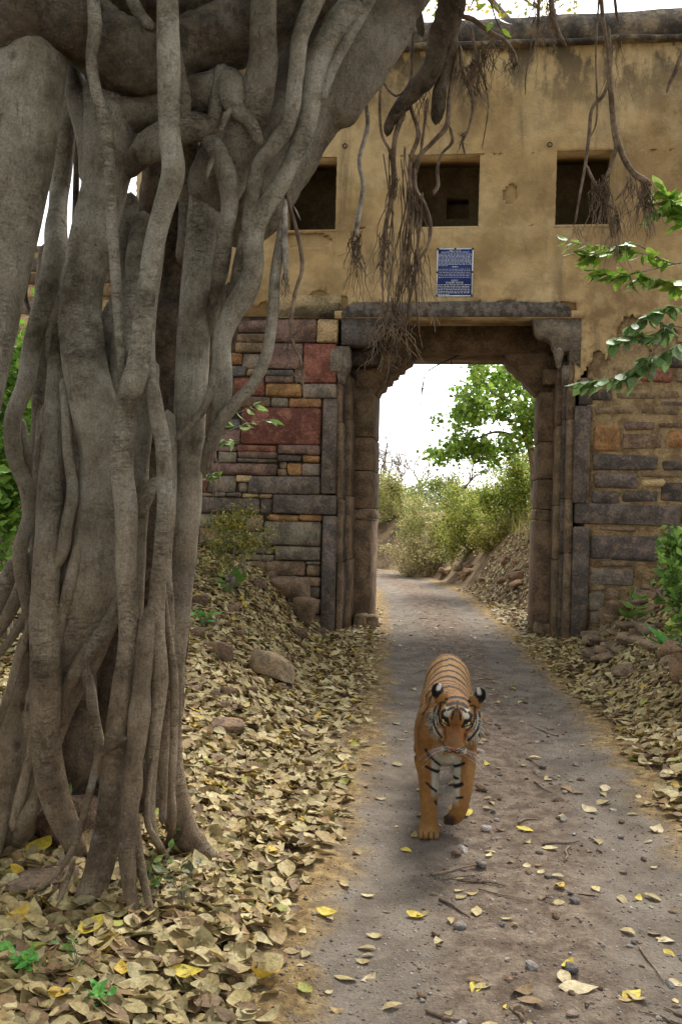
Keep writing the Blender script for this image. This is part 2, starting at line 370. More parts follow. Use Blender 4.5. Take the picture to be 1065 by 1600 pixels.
# ------------------------------------------------------------------ gatehouse
TH = R(7.7)
_o = ground_at(517, 990); GO = np.array([_o[0], _o[1], 0.0])
UX = np.array([math.cos(TH), -math.sin(TH), 0]); UN = np.array([math.sin(TH), math.cos(TH), 0])
def wuv(px, py, d=0.0):
    """photograph pixel -> (along wall, height) on the wall plane set back by d"""
    r_ = ray(px, py); t = ((GO + UN * d - CAM) @ UN) / (r_ @ UN); P = CAM + r_ * t
    return float((P - GO) @ UX), float(P[2])
gate = tag(empty('gatehouse', tuple(GO), -TH), 'old ochre plastered stone gatehouse with square windows and corbelled gateway', 'gatehouse')
def gpart(name, vf, mat, color=None, parent=gate, smooth=False, loc=(0, 0, 0)):
    return link(name, mesh(name, vf[0], vf[1], smooth=smooth), mat, parent, loc, color=color)
def pbox(name, x0, y0, x1, y1, d0, d1, color, mat='dressed', bev=.02, jit=.004, zb=None, parent=gate, mid=None):
    """a stone whose front face covers the pixel box, from depth d0 to d1 behind the wall plane"""
    ym = (y0 + y1) / 2; xm = (x0 + x1) / 2
    u0, u1 = wuv(x0, ym, d0)[0], wuv(x1, ym, d0)[0]; zt, zl = wuv(xm, y0, d0)[1], wuv(xm, y1, d0)[1]
    if zb is not None: zl = zb
    V, Fc = bbox_bevel(u1 - u0, d1 - d0, zt - zl, bev, jit)
    return gpart(name, (V, Fc), MAT[mat], color, parent, loc=((u0 + u1) / 2, (d0 + d1) / 2, (zt + zl) / 2))
C_ = dict(d=lin(104, 92, 82), p=lin(122, 98, 86), r=lin(128, 80, 66), o=lin(160, 118, 76), g=lin(126, 114, 98), t=lin(178, 152, 110), b=lin(128, 106, 82), s=lin(98, 92, 86), k=lin(86, 77, 69))
def cj(c, a=.14):
    k = 1 + random.uniform(-a, a); return (c[0] * k, c[1] * k * (1 + random.uniform(-.04, .04)), c[2] * k, 1)
uL, uR = wuv(208, 500)[0], wuv(1065, 300)[0] + 5.0
zPl = wuv(700, 478)[1]                       # where the plaster front starts over the gateway
zCor = wuv(840, 70)[1]; zTop = wuv(960, 18)[1]
uA, uB = wuv(503, 800)[0], wuv(918, 800)[0]   # outer edges of the gateway's jambs
uA2, uB2 = wuv(531, 620)[0], wuv(900, 560)[0]
zLin = wuv(700, 497)[1]
WD = 4.2                                     # depth of the block
# windows (along-wall from, to, bottom, top)
wins = []
for x0, y0, x1, y1 in ((447, 246, 525, 360), (640, 241, 748, 355), (868, 235, 955, 352)):
    a, b_ = wuv(x0, (y0 + y1) / 2)[0], wuv(x1, (y0 + y1) / 2)[0]; wins.append((a, b_, wuv((x0 + x1) / 2, y1)[1], wuv((x0 + x1) / 2, y0)[1]))
wins.append((wins[2][1] + 2.0, wins[2][1] + 2.95, wins[2][2], wins[2][3]))
# masonry core of the upper storey: cells between window edges
def cells(us, zs, holes, y0, y1):
    items = []
    for a, b_ in zip(us[:-1], us[1:]):
        for c_, d_ in zip(zs[:-1], zs[1:]):
            um, zm = (a + b_) / 2, (c_ + d_) / 2
            if any(h[0] < um < h[1] and h[2] < zm < h[3] for h in holes): continue
            items.append((a, b_, c_, d_))
    V, F, key = [], [], {}
    def vi(x, y, z):
        k = (round(x, 4), round(y, 4), round(z, 4))
        if k not in key: key[k] = len(V); V.append(k)
        return key[k]
    have = {(i[0], i[2]) for i in items}; nu = {a: b_ for a, b_ in zip(us[:-1], us[1:])}; pu = {b_: a for a, b_ in nu.items()}
    nz_ = {a: b_ for a, b_ in zip(zs[:-1], zs[1:])}; pz = {b_: a for a, b_ in nz_.items()}
    for a, b_, c_, d_ in items:
        F.append((vi(a, y0, c_), vi(b_, y0, c_), vi(b_, y0, d_), vi(a, y0, d_))); F.append((vi(b_, y1, c_), vi(a, y1, c_), vi(a, y1, d_), vi(b_, y1, d_)))
        if (pu.get(a), c_) not in have: F.append((vi(a, y1, c_), vi(a, y0, c_), vi(a, y0, d_), vi(a, y1, d_)))
        if (b_, c_) not in have: F.append((vi(b_, y0, c_), vi(b_, y1, c_), vi(b_, y1, d_), vi(b_, y0, d_)))
        if (a, pz.get(c_)) not in have: F.append((vi(a, y1, c_), vi(b_, y1, c_), vi(b_, y0, c_), vi(a, y0, c_)))
        if (a, d_) not in have: F.append((vi(a, y0, d_), vi(b_, y0, d_), vi(b_, y1, d_), vi(a, y1, d_)))
    return np.array(V, float), F
us = sorted({uL, uR} | {w_[0] for w_ in wins} | {w_[1] for w_ in wins}); zs = sorted({zPl - .15, zCor} | {w_[2] for w_ in wins} | {w_[3] for w_ in wins})
gpart('upper_wall', cells(us, zs, wins, .035, .62), MAT['plaster'])
# thin plaster coat in front of it, its lower edge broken away
cw = .045
def coat():
    ue, ze = [], []
    def fill(marks):
        out = []
        for a, b_ in zip(marks[:-1], marks[1:]): out += list(np.linspace(a, b_, max(1, int(round((b_ - a) / cw))), endpoint=False))
        return out + [marks[-1]]
    ue = fill(us); zlow = wuv(980, 640)[1]; ze = fill([zlow] + [z for z in zs if z > zlow + .1 and z > zPl - .1] )
    ue = np.array(ue); ze = np.array(ze); cu = (ue[:-1] + ue[1:]) / 2; cz = (ze[:-1] + ze[1:]) / 2
    CU, CZ = np.meshgrid(cu, cz)
    p = np.stack([CU.ravel() * 2.2, CZ.ravel() * 2.2, np.zeros(CU.size)], 1); nz = fbm(p, 31, 4).reshape(CU.shape); n1d = lambda uu, k: fbm(np.stack([uu * 2.2, uu * 0 + k, uu * 0], -1), 31, 5)
    zl = wuv(470, 468)[1]; zr = wuv(960, 560)[1]
    limf = lambda uu: np.where(uu < uA2 + .1, zl + n1d(uu, 3) * .55, np.where(uu > uB2 - .02, zr + n1d(uu, 9) * 1.5 + .35 * np.clip(uu - uB2 - .3, 0, 1), zPl + .03 + n1d(uu, 5) * .12))
    lim = limf(CU)
    keep = CZ > lim
    for h in wins: keep &= ~((CU > h[0]) & (CU < h[1]) & (CZ > h[2]) & (CZ < h[3]))
    bl = [(wuv(797, 308), .13, .17), (wuv(480, 375), .33, .10)]            # patches where the coat has fallen off
    for (bu, bz), ru, rz in bl: keep &= ((CU - bu) / ru) ** 2 + ((CZ - bz) / rz) ** 2 + nz * 1.2 > 1
    n1, n0 = len(ue), len(ze); J = np.arange(n0 * n1).reshape(n0, n1)
    UU, ZZ = np.meshgrid(ue, ze); pp = np.stack([UU.ravel(), np.zeros(UU.size), ZZ.ravel()], 1)
    bulge = fbm(pp * 1.1, 12, 4) * .025
    inner = np.zeros_like(UU, dtype=bool); inner[1:-1, 1:-1] = True
    jit = RNG.uniform(-.012, .012, (UU.size, 2)); onm = np.isin(UU.ravel().round(4), np.round([w_[k] for w_ in wins for k in (0, 1)], 4)) | np.isin(ZZ.ravel().round(4), np.round([w_[k] for w_ in wins for k in (2, 3)], 4))
    jit[onm] *= .35
    lv = limf(UU); ZZ = np.where(np.abs(ZZ - lv) < cw * 1.05, lv, ZZ)
    f = np.stack([UU.ravel() + jit[:, 0], np.minimum(bulge - .005, .02), ZZ.ravel() + jit[:, 1]], 1); bk = f.copy(); bk[:, 1] = .034
    V = np.vstack([f, bk]); N = len(f); kk = np.argwhere(keep); q = []
    a_, b2, c2, d2 = J[:-1, :-1][keep], J[:-1, 1:][keep], J[1:, 1:][keep], J[1:, :-1][keep]
    q.append(np.stack([a_, b2, c2, d2], 1))
    K = np.pad(keep, 1)
    for sl, (e0, e1) in (((slice(1, -1), slice(0, -2)), (d2, a_)), ((slice(1, -1), slice(2, None)), (b2, c2)), ((slice(0, -2), slice(1, -1)), (a_, b2)), ((slice(2, None), slice(1, -1)), (c2, d2))):
        ed = ~K[sl][keep]; q.append(np.stack([e1[ed], e0[ed], e0[ed] + N, e1[ed] + N], 1))
    q = np.concatenate(q); u_, inv = np.unique(q, return_inverse=True)
    return V[u_], [inv.reshape(-1, 4)]
gpart('plaster_coat', coat(), MAT['plaster'])
# lower masonry bodies left and right of the gateway, passage side walls, ceiling, roof, rear wall
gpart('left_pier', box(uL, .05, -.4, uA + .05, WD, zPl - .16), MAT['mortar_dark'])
gpart('right_pier', box(uB - .05, .025, -.4, uR, WD, zPl - .16), MAT['mortar_tan'])
gpart('floor_slab', box(uL + .02, .63, zLin + .52, uR - .02, WD + .3, zLin + .72), MAT['room'])
gpart('room_rear_wall', cells(sorted({uL + .01, uR - .01, wuv(697, 330, 1.75)[0], wuv(732, 330, 1.75)[0]}), sorted({zLin + .73, zCor - .02, wuv(715, 342, 1.75)[1], wuv(715, 304, 1.75)[1]}), [(wuv(697, 330, 1.75)[0], wuv(732, 330, 1.75)[0], wuv(715, 342, 1.75)[1], wuv(715, 304, 1.75)[1])], 1.75, 2.3), MAT['room'])
gpart('closet_wall', box(uL + .03, 2.31, zLin + .73, uR - .03, 2.5, zCor - .36), MAT['room'])
gpart('rear_wall', box(uL + .03, WD - .1, zLin + .73, uR - .03, WD + .35, zCor), MAT['plaster'])
gpart('room_ceiling', box(uL + .02, .63, zCor - .35, uR - .02, WD - .11, zCor - .15), MAT['room'])
for u_ in (uL + .05, wins[0][1] + .75, wins[1][1] + .65, wins[2][1] + .8, uR - .35): gpart('partition_wall', box(u_, .63, zLin + .74, u_ + .28, 1.74, zCor - .36), MAT['room'])
gpart('roof', box(uL + .04, .2, zCor - .14, uR - .04, WD + .3, zCor + .12), MAT['cornice'])
# parapet with an uneven top and a projecting cornice ledge
def band(u0, u1, y0, y1, z0, z1, amp, n=90, seed=3):
    uu = np.linspace(u0, u1, n); nt = fbm(np.stack([uu * 1.4, uu * 0, uu * 0], 1), seed, 4) * amp; nf = fbm(np.stack([uu * 2, uu * 0 + 5, uu * 0], 1), seed, 4) * amp * .6
    prof = [(y0, z0), (y0 - .02, z0 + (z1 - z0) * .5), (y0 + .05, z1), (y1 - .05, z1), (y1, z0)]
    V = np.array([[(u, y + (f if k < 3 else 0), z + (t_ if k in (1, 2, 3) else t_ * .3)) for k, (y, z) in enumerate(prof)] for u, t_, f in zip(uu, nt, nf)]).reshape(-1, 3)
    J = np.arange(n * 5).reshape(n, 5); q = np.stack([J[:-1], J[1:], np.roll(J, -1, 1)[1:], np.roll(J, -1, 1)[:-1]], -1).reshape(-1, 4)
    return V, [q, np.array([[4, 3, 2, 1, 0]]), np.array([[J[-1, k] for k in range(5)]])]
gpart('parapet', band(uL - .02, uR, -.03, .5, zCor + .02, zTop, .05), MAT['cornice'])
gpart('cornice', band(uL - .05, uR, -.13, .3, zCor - .04, zCor + .06, .03, seed=8), MAT['cornice'])
for px, py in ((539, 229), (858, 227)):
    th = np.linspace(0, 2 * math.pi, 13); u_, z_ = wuv(px, py)
    V, Fc = tube(np.stack([u_ + .035 * np.cos(th), np.full(13, -.03), z_ + .035 * np.sin(th)], 1), np.full(13, .009), 6, .02); gpart('iron_ring', (V, Fc), MAT['mortar_dark'])
# window sills
for (a, b_, c_, d_) in wins[:3]:
    V, Fc = bbox_bevel(b_ - a + .06, .6, .05, .015, .006); gpart('window_sill', (V, Fc), MAT['plaster'], loc=((a + b_) / 2, .29, c_ - .012))
# --- rubble stones, traced in the photograph course by course
A = lambda *r: [300 + r[0] / 2.806, 450 + r[1] / 2.806, 300 + r[2] / 2.806, 450 + r[3] / 2.806]
B = lambda *r: [300 + r[0] / 3.479, 560 + r[1] / 3.479, 300 + r[2] / 3.479, 560 + r[3] / 3.479]
Cc = lambda *r: [780 + r[0] / 2.463, 450 + r[1] / 2.463, 780 + r[2] / 2.463, 450 + r[3] / 2.463]
SL = [(A(375, 30, 655, 132), 't'), (A(360, 137, 545, 238), 'p'), (A(548, 137, 636, 236), 't'), (A(325, 243, 480, 354), 'p'), (A(484, 243, 632, 415), 'r'), (A(205, 140, 352, 196), 'p'), (A(198, 200, 352, 235), 'b'),
      (A(190, 239, 320, 280), 'b'), (A(165, 284, 216, 336), 'o'), (A(220, 286, 320, 350), 'g'), (A(160, 340, 235, 386), 's'), (A(300, 358, 446, 384), 's'), (A(450, 358, 481, 414), 'p'), (A(320, 388, 446, 414), 'p'), (A(239, 354, 296, 386), 'b'),
      (A(180, 392, 316, 470), 'r'), (A(322, 419, 478, 476), 'o'), (A(484, 420, 632, 480), 'g'), (A(345, 482, 420, 520), 'g'), (A(425, 482, 564, 521), 'o'), (A(205, 476, 340, 520), 'b'),
      (B(268, 267, 697, 465), 'r'), (B(100, 330, 262, 380), 's'), (B(100, 384, 262, 466), 'p'), (B(245, 471, 460, 503), 'r'), (B(465, 471, 695, 522), 'p'), (B(90, 478, 240, 504), 'p'), (B(248, 507, 460, 543), 'p'), (B(143, 509, 242, 565), 'g'), (B(66, 510, 138, 565), 'p'),
      (B(596, 527, 693, 566), 'o'), (B(464, 527, 592, 558), 'd'), (B(246, 547, 460, 562), 'g'), (B(66, 569, 460, 628), 'p'), (B(475, 563, 513, 597), 'b'), (B(517, 567, 595, 636), 'o'), (B(600, 570, 693, 638), 'g'), (B(465, 601, 512, 637), 'b'),
      (B(240, 638, 325, 667), 't'), (B(250, 671, 300, 726), 'g'), (B(88, 636, 238, 727), 'g'), (B(305, 642, 695, 737), 'd'), (B(40, 640, 83, 727), 'r'), (B(40, 731, 115, 750), 'b'), (B(118, 731, 180, 750), 'g'), (B(184, 731, 264, 751), 'g'), (B(268, 734, 362, 756), 't'), (B(366, 738, 434, 760), 't'),
      (B(40, 755, 364, 843), 'd'), (B(368, 765, 435, 845), 'd'), (B(410, 851, 575, 882), 'o'), (B(580, 852, 703, 884), 'o'), (B(40, 850, 125, 916), 'g'), (B(130, 850, 385, 935), 'b'), (B(390, 888, 698, 1017), 'g'), (B(145, 940, 385, 1014), 'g'), (B(40, 921, 140, 1014), 'b'),
      (B(250, 1020, 446, 1064), 'g'), (B(450, 1022, 695, 1099), 'g'), (B(250, 1068, 446, 1099), 'g'), (B(400, 1103, 612, 1181), 'b'), (B(618, 1124, 692, 1183), 'b'), (B(616, 1103, 694, 1120), 'g'), (B(250, 1103, 396, 1181), 'b'), (B(400, 1186, 693, 1236), 'b'), (B(630, 1241, 694, 1300), 'g'), (B(480, 1241, 626, 1300), 'b'), (B(560, 1305, 694, 1390), 'g'), (B(560, 1394, 694, 1490), 'b')]
SR = [(Cc(310, 385, 435, 435), 'k'), (Cc(362, 455, 520, 486), 'b'), (Cc(445, 400, 602, 426), 'b'), (Cc(614, 395, 690, 426), 'b'), (Cc(545, 320, 668, 360), 'r'), (Cc(590, 262, 720, 306), 'k'), (Cc(680, 318, 760, 362), 'b'), (Cc(610, 430, 740, 458), 'd'), (Cc(540, 460, 690, 490), 'b'), (Cc(362, 530, 462, 625), 'o'),
      (Cc(480, 512, 592, 545), 'p'), (Cc(472, 558, 626, 621), 'b'), (Cc(605, 512, 720, 540), 'b'), (Cc(650, 546, 742, 616), 'o'), (Cc(357, 640, 605, 700), 'k'), (Cc(626, 664, 760, 703), 'k'), (Cc(360, 707, 533, 768), 'd'), (Cc(545, 710, 690, 728), 'b'), (Cc(545, 735, 640, 766), 't'), (Cc(352, 775, 462, 830), 'k'), (Cc(467, 775, 615, 829), 'k'),
      (Cc(620, 750, 760, 822), 'k'), (Cc(350, 955, 640, 1046), 'd'), (Cc(385, 918, 520, 936), 'b'), (Cc(345, 1081, 512, 1146), 'g'), (Cc(385, 1050, 512, 1078), 'b'), (Cc(340, 1172, 402, 1238), 'g'), (Cc(408, 1150, 475, 1210), 'b'), (Cc(340, 1241, 400, 1300), 'g'), (Cc(345, 1150, 404, 1170), 'b'), (Cc(645, 915, 760, 1000), 'd'), (Cc(700, 833, 830, 910), 'd'), (Cc(645, 1005, 760, 1060), 'b'), (Cc(340, 1303, 400, 1350), 'b')]
for (x0, y0, x1, y1), k in SL: pbox('stone', x0, y0, x1, y1, random.uniform(-.035, .015), .25, cj(C_[k]), 'stone', random.uniform(.012, .035), .012)
for (x0, y0, x1, y1), k in SR: pbox('stone', x0, y0, x1, y1, random.uniform(-.01, .015), .25, cj(C_[k]), 'stone', random.uniform(.02, .045), .016)
# courses where the tree or the frame hides the wall
rs = random.Random(5)
def courses(u0, u1, z0, z1, keys, d0):
    z = z0
    while z < z1 - .05:
        hh = min(rs.uniform(.14, .34), z1 - z); u = u0
        while u < u1 - .03:
            ww = min(rs.uniform(.2, .75), u1 - u)
            if u1 - (u + ww) < .15: ww = u1 - u
            V, Fc = bbox_bevel(ww - .02, .3, hh - .02, .02, .012); gpart('stone', (V, Fc), MAT['stone'], cj(C_[rs.choice(keys)]), loc=(u + ww / 2, .15 + rs.uniform(d0 - .02, d0 + .02), z + hh / 2)); u += ww
        z += hh
courses(uL, wuv(306, 700)[0], .6, wuv(300, 500)[1], 'pgbdsr', -.01)
courses(wuv(1092, 700)[0], wuv(1092, 700)[0] + 2.6, .9, wuv(1090, 600)[1], 'bkdgo', 0.01)
# --- dressed jambs: pilasters with a through-stone, stepped reveals, inner jambs
P = [wuv(516, 805)[1], wuv(516, 775)[1]]
pbox('pilaster', 503, 623, 524.5, 771, -.05, .35, C_['d']); pbox('pilaster', 502, 806, 523, 985, -.05, .35, C_['d'], zb=-.15); pbox('through_stone', 426, 773.5, 524, 803, -.045, .35, C_['d'])
pbox('pilaster', 896, 634, 921, 786, -.04, .35, C_['d'], bev=.015); pbox('pilaster', 893, 823, 918, 1003, -.04, .35, C_['d'], zb=-.15); pbox('through_stone', 897, 788, 1061, 820, -.035, .35, C_['d'])
pbox('pilaster', 515, 545, 535, 581, -.03, .35, C_['g']); pbox('jamb_block', 905, 590, 925, 632, -.01, .35, C_['d'])
for x0, x1, y0, d0, d1, k in ((525, 533, 590, .06, .5, 'b'), (532.5, 538, 590, .32, .8, 'k'), (537.5, 546, 585, .5, 1.3, 'b')):
    ys = [y0, y0 + 70, y0 + 190, y0 + 290, 985]
    for a, b_ in zip(ys[:-1], ys[1:]): pbox('jamb_moulding', x0, a, x1, b_ - .6, d0 + random.uniform(0, .02), d1, cj(C_[k]), zb=-.15 if b_ == 985 else None, bev=.012)
for x0, x1, y0, d0, d1, k in ((884.5, 896, 565, .02, .5, 'b'), (876.5, 885, 565, .3, .8, 'd'), (868, 877, 575, .42, 1.3, 'b')):
    ys = [y0, y0 + 90, y0 + 215, y0 + 300, 1003]
    for a, b_ in zip(ys[:-1], ys[1:]):
        sl = (730 - (a + b_) / 2) * .022; pbox('jamb_moulding', x0 + sl, a, x1 + sl, b_ - .6, d0 + random.uniform(0, .02), d1, cj(C_[k]), zb=-.15 if b_ == 1003 else None, bev=.012)
for a, b_, x0, x1 in ((606, 682, 545, 583), (683, 735, 545, 582), (736, 795, 545, 582), (796, 811, 543, 581), (812, 968, 545, 578)):
    pbox('inner_jamb', x0, a, x1, b_, 1.2 + random.uniform(-.02, .02), 2.4, cj(C_['b'], .08), zb=-.15 if b_ == 968 else None)
for a, b_, x0, x1 in ((612, 690, 841, 878), (691, 748, 840, 877), (749, 796, 838, 876), (797, 814, 836, 875), (815, 980, 832, 870)):
    pbox('inner_jamb', x0, a, x1, b_, 1.2 + random.uniform(-.02, .02), 2.4, cj(C_['b'], .08), zb=-.15 if b_ == 980 else None)
# passage behind the jambs
ui0, ui1 = wuv(545, 700, 1.3)[0], wuv(876, 700, 1.3)[0]
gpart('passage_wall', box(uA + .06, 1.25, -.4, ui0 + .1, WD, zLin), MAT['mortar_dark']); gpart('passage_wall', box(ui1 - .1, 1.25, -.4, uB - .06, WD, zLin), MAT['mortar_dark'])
# --- lintels
def lintel(name, x0, x1, y0, y1, d0, d1, mat, col=None, amp=.03, zt=None):
    u0, u1 = wuv(x0, y1, d0)[0], wuv(x1, y1, d0)[0]; z0 = wuv((x0 + x1) / 2, y1, d0)[1]; z1 = zt or wuv((x0 + x1) / 2, y0, d0)[1]
    n = 60; uu = np.linspace(u0, u1, n); nt = fbm(np.stack([uu * 2.5, uu * 0, uu * 0], 1), 21, 4) * amp
    ends = np.clip(np.minimum(uu - u0, u1 - uu) / .25, 0, 1) ** .5
    poly = [(u, z0) for u in (u0, u1)] + [(u, z0 + (z1 - z0) * (.35 + .65 * e) + t_) for u, t_, e in zip(uu[::-1], nt[::-1], ends[::-1])]
    return gpart(name, extrude(poly, d0, d1), mat, col)
lintel('rough_lintel', 533, 892, 472, 494.5, -.07, .3, MAT['roughstone'])
zf = wuv(700, 497)[1]
gpart('lintel_beam', box(uA2 - .12, -.04, zf - .005, uB2 + .1, .62, zf + .11), MAT['plaster'])
zi = wuv(715, 550.5, 1.25)[1]
gpart('inner_lintel', box(ui0 - .3, 1.25, zi, ui1 + .3, 2.35, zLin + .5), MAT['dressed'], C_['b'])
gpart('passage_ceiling', box(uA, .3, zf + .115, uB, 1.24, zf + .5), MAT['dressed'], C_['b'])
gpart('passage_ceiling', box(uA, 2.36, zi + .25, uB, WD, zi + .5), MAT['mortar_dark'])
gpart('front_spandrel', box(uA - .3, .36, zf + .112, uB + .3, .62, zPl + .3), MAT['mortar_tan'])
# --- carved brackets
def prof(name, pts, d0, d1, col, mat='dressed'):
    return gpart(name, extrude([wuv(x, y, d0) for x, y in pts], d0, d1), MAT[mat], col)
def curl(pts, n=4):
    return [tuple(p) for p in catmull(np.array(pts, float), n)]
prof('bracket', [(533, 497), (627, 497), (621, 503), (604, 508), (596, 523), (583, 525), (581, 538), (533, 538)], -.02, .34, C_['s'])
prof('bracket_drop', [(525, 541), (545, 541)] + curl([(546, 548), (546, 566), (543, 577), (539, 584), (536, 597), (530, 599)]) + [(527, 590), (525, 575)], .0, .3, C_['g'])
prof('bracket', [(831, 498)] + curl([(834, 509), (837, 520), (844, 527), (853, 528), (861, 533), (863, 541), (868, 548)]) + [(889, 548), (889, 562), (906, 575), (908, 498)], -.02, .34, C_['g'])
th = np.linspace(0, 2 * math.pi, 15)[:-1]; pend = []
u_, z_ = wuv(873, 545, .0); rp = [(.075, .03), (.09, .0), (.1, -.04), (.075, -.06), (.085, -.09), (.065, -.12), (.072, -.15), (.05, -.19), (.055, -.22), (.035, -.28), (.0, -.31)]
V = np.array([[(u_ + r_ * math.cos(t_), .06 + r_ * math.sin(t_), z_ + z) for t_ in th] for r_, z in rp]).reshape(-1, 3); J = np.arange(len(V)).reshape(len(rp), 14)
gpart('pendant', (V, [np.stack([J[:-1], np.roll(J, -1, 1)[:-1], np.roll(J, -1, 1)[1:], J[1:]], -1).reshape(-1, 4)[:, ::-1]]), MAT['dressed'], C_['g'], smooth=True)
prof('jamb_cap', [(877, 571), (903, 571), (905, 592), (900, 600), (880, 600)], .05, .4, C_['g'])
# inner corbels: stepped, scalloped edges
lc = [(541, 551), (643, 551), (640, 561), (634, 564), (629, 567), (627, 574), (619, 575), (616, 583), (609, 585), (607, 593), (599, 595), (597, 603), (590, 606), (586, 614), (541, 614)]
rc = [(788, 551), (789, 558), (794, 567), (803, 573), (808, 581), (817, 586), (823, 596), (829, 602), (838, 612), (884, 612), (884, 551)]
prof('inner_corbel', lc, 1.3, 2.2, C_['b']); prof('inner_corbel', rc, 1.3, 2.2, C_['b'])
pbox('corbel_block', 848, 577, 876, 600, .95, 1.3, C_['b']); pbox('corbel_block', 545, 548, 590, 570, .9, 1.3, C_['k'])
for x, y, r_ in ((562, 968, 12), (580, 970, 9), (848, 983, 14)):
    pbox('foot_stone', x - r_, y - 8, x + r_, y + 7, .8, 1.15, C_['b'], 'stone', .04, .02, zb=-.1)

# --- notice board
u0, z1 = wuv(682.5, 388, -.03); u1, z0 = wuv(737.5, 463, -.03)
_wp = lambda u, d, z: tuple(GO + UX * u + UN * d + np.array([0, 0, z]))
sw, sh = u1 - u0, z1 - z0
sign = tag(empty('notice_board', _wp((u0 + u1) / 2, -.012, (z0 + z1) / 2), -TH), 'blue enamel notice board with white lettering fixed above the gateway', 'sign')
MAT['blue'] = mat_simple('blue_enamel', [(.3, lin(26, 44, 104)), (.7, lin(36, 58, 124))], 5, .45, .1)
MAT['white'] = mat_simple('white_enamel', [(.3, lin(190, 194, 200)), (.7, lin(214, 216, 220))], 9, .5, .1)
MAT['iron'] = mat_simple('dark_iron', [(.3, lin(40, 38, 38)), (.7, lin(66, 60, 56))], 9, .6)
link('panel', mesh('panel', *box(-sw / 2 + .02, -.012, -sh / 2 + .02, sw / 2 - .02, .012, sh / 2 - .02), smooth=False), MAT['blue'], sign)
for a in ((-sw / 2, -sh / 2, sw / 2, -sh / 2 + .02), (-sw / 2, sh / 2 - .02, sw / 2, sh / 2), (-sw / 2, -sh / 2 + .0201, -sw / 2 + .02, sh / 2 - .0201), (sw / 2 - .02, -sh / 2 + .0201, sw / 2, sh / 2 - .0201)):
    link('border', mesh('border', *box(a[0], -.017, a[1], a[2], .012, a[3]), smooth=False), MAT['white'], sign)
for bx_, bz_ in ((-1, 1), (1, 1), (-1, -1), (1, -1), (0, 1), (-1, 0), (1, 0)):
    V, Fc = bbox_bevel(.03, .012, .03, .004); link('bolt', mesh('bolt', V, Fc), MAT['iron'], sign, (bx_ * (sw / 2 - .012), -.023, bz_ * (sh / 2 - .012)))
def sign_text(txt, y_frac, size):
    cu = bpy.data.curves.new('lettering', 'FONT'); cu.body = txt; cu.align_x = 'CENTER'; cu.align_y = 'CENTER'; cu.size = size; cu.extrude = .001
    o = bpy.data.objects.new('lettering', cu); COL.objects.link(o); dg = bpy.context.evaluated_depsgraph_get()
    me = bpy.data.meshes.new_from_object(o.evaluated_get(dg)); bpy.data.objects.remove(o); me.materials.clear()
    link('lettering', me, MAT['white'], sign, (0, -.0145, sh / 2 - y_frac * sh), (R(90), 0, 0))
sign_text('NOTICE', .055, .05); sign_text('PROTECTED MONUMENT', .088, .038); sign_text('सूचना', .675, .05); sign_text('संरक्षित स्मारक', .718, .045)
rr = random.Random(3); V = []; Fq = []
def wordline(yf, x0, x1, hgt):
    x = x0
    while x < x1 - .01:
        w_ = min(rr.uniform(.012, .05), x1 - x); zc = sh / 2 - yf * sh; n = len(V)
        V.extend([(x, -.0150, zc - hgt / 2), (x + w_, -.0150, zc - hgt / 2), (x + w_, -.0150, zc + hgt / 2), (x, -.0150, zc + hgt / 2)]); Fq.append((n, n + 1, n + 2, n + 3)); x += w_ + rr.uniform(.007, .014)
hw = sw / 2 - .03
for k in range(10): wordline(.122 + k * .0265, -hw, hw if k < 9 else -hw * .45, .008)
wordline(.385, -.04, .05, .014)
for k in range(6): wordline(.435 + k * .034, -hw, hw, .006)
for k in range(7): wordline(.758 + k * .0335, -hw, hw if k < 6 else -hw * .3, .009)
tag(link('small_print', mesh('small_print', np.array(V), np.array(Fq), smooth=False), MAT['white'], sign), kind='stuff')

# --- lower wing wall seen between the roots
uw1 = uL - .02; zw = wuv(105, 366)[1]
wing = tag(empty('boundary_wall', _wp(uw1 - 3.5, .6, 0), -TH), 'lower tan rubble wall running on behind the banyan roots', 'wall')
link('masonry', mesh('masonry', *box(-3.6, 0, -.3, 3.48, .5, zw - .1), smooth=False), MAT['mortar_tan'], wing)
V, Fq2 = band(-3.65, 3.48, -.05, .55, zw - .11, zw, .03, 40); link('coping', mesh('coping', V, Fq2), MAT['cornice'], wing)
rs2 = random.Random(11)
z = .3
while z < zw - .35:
    hh = rs2.uniform(.2, .36); u = -3.55
    while u < 3.2:
        ww = rs2.uniform(.3, .8); V, Fc = bbox_bevel(min(ww, 3.45 - u) - .03, .2, hh - .03, .03, .015)
        link('stone', mesh('stone', V, Fc, smooth=False), MAT['stone'], wing, (u + min(ww, 3.45 - u) / 2, .07, z + hh / 2), color=cj(C_[rs2.choice('btgbd')])); u += ww
    z += hh
# ------------------------------------------------------------------ banyan tree
tb = ground_at(180, 1400)
tree = tag(empty('banyan_tree', (float(tb[0]), float(tb[1]), hz(tb[0], tb[1]))), 'huge old banyan with twisted grey trunks and hanging aerial roots beside the track', 'tree')
TLOC = np.array(tree.location)
rk = [0]
def wood(name, pts, age=0.0, seg=18, rough=.16, mat='bark', step=.035, freq=6.0, last_y=None):
    P, rad = [], []; y_prev = None
    for k, (px, py, Y, r_) in enumerate(pts):
        if Y is None:                                   # foot of a root: runs into the soil where the sight line meets it
            q = ground_at(px, py); Y = q[1]
        p = at(px, py, Y); P.append(p); rad.append(r_ / F_PX * Y)
    rk[0] += 1
    V, Fc = tube(P, rad, seg, step, rough * 1.5, rk[0] * 3, freq, rnd=True)
    ag = np.clip(age + .5 * age * fbm(V * 2.5, 77, 3), 0, 1) if age else np.zeros(len(V))
    if name in ('limb',):
        pass
    return link(name, mesh(name, V - TLOC, Fc, attrs={'age': ag}), MAT[mat], tree)
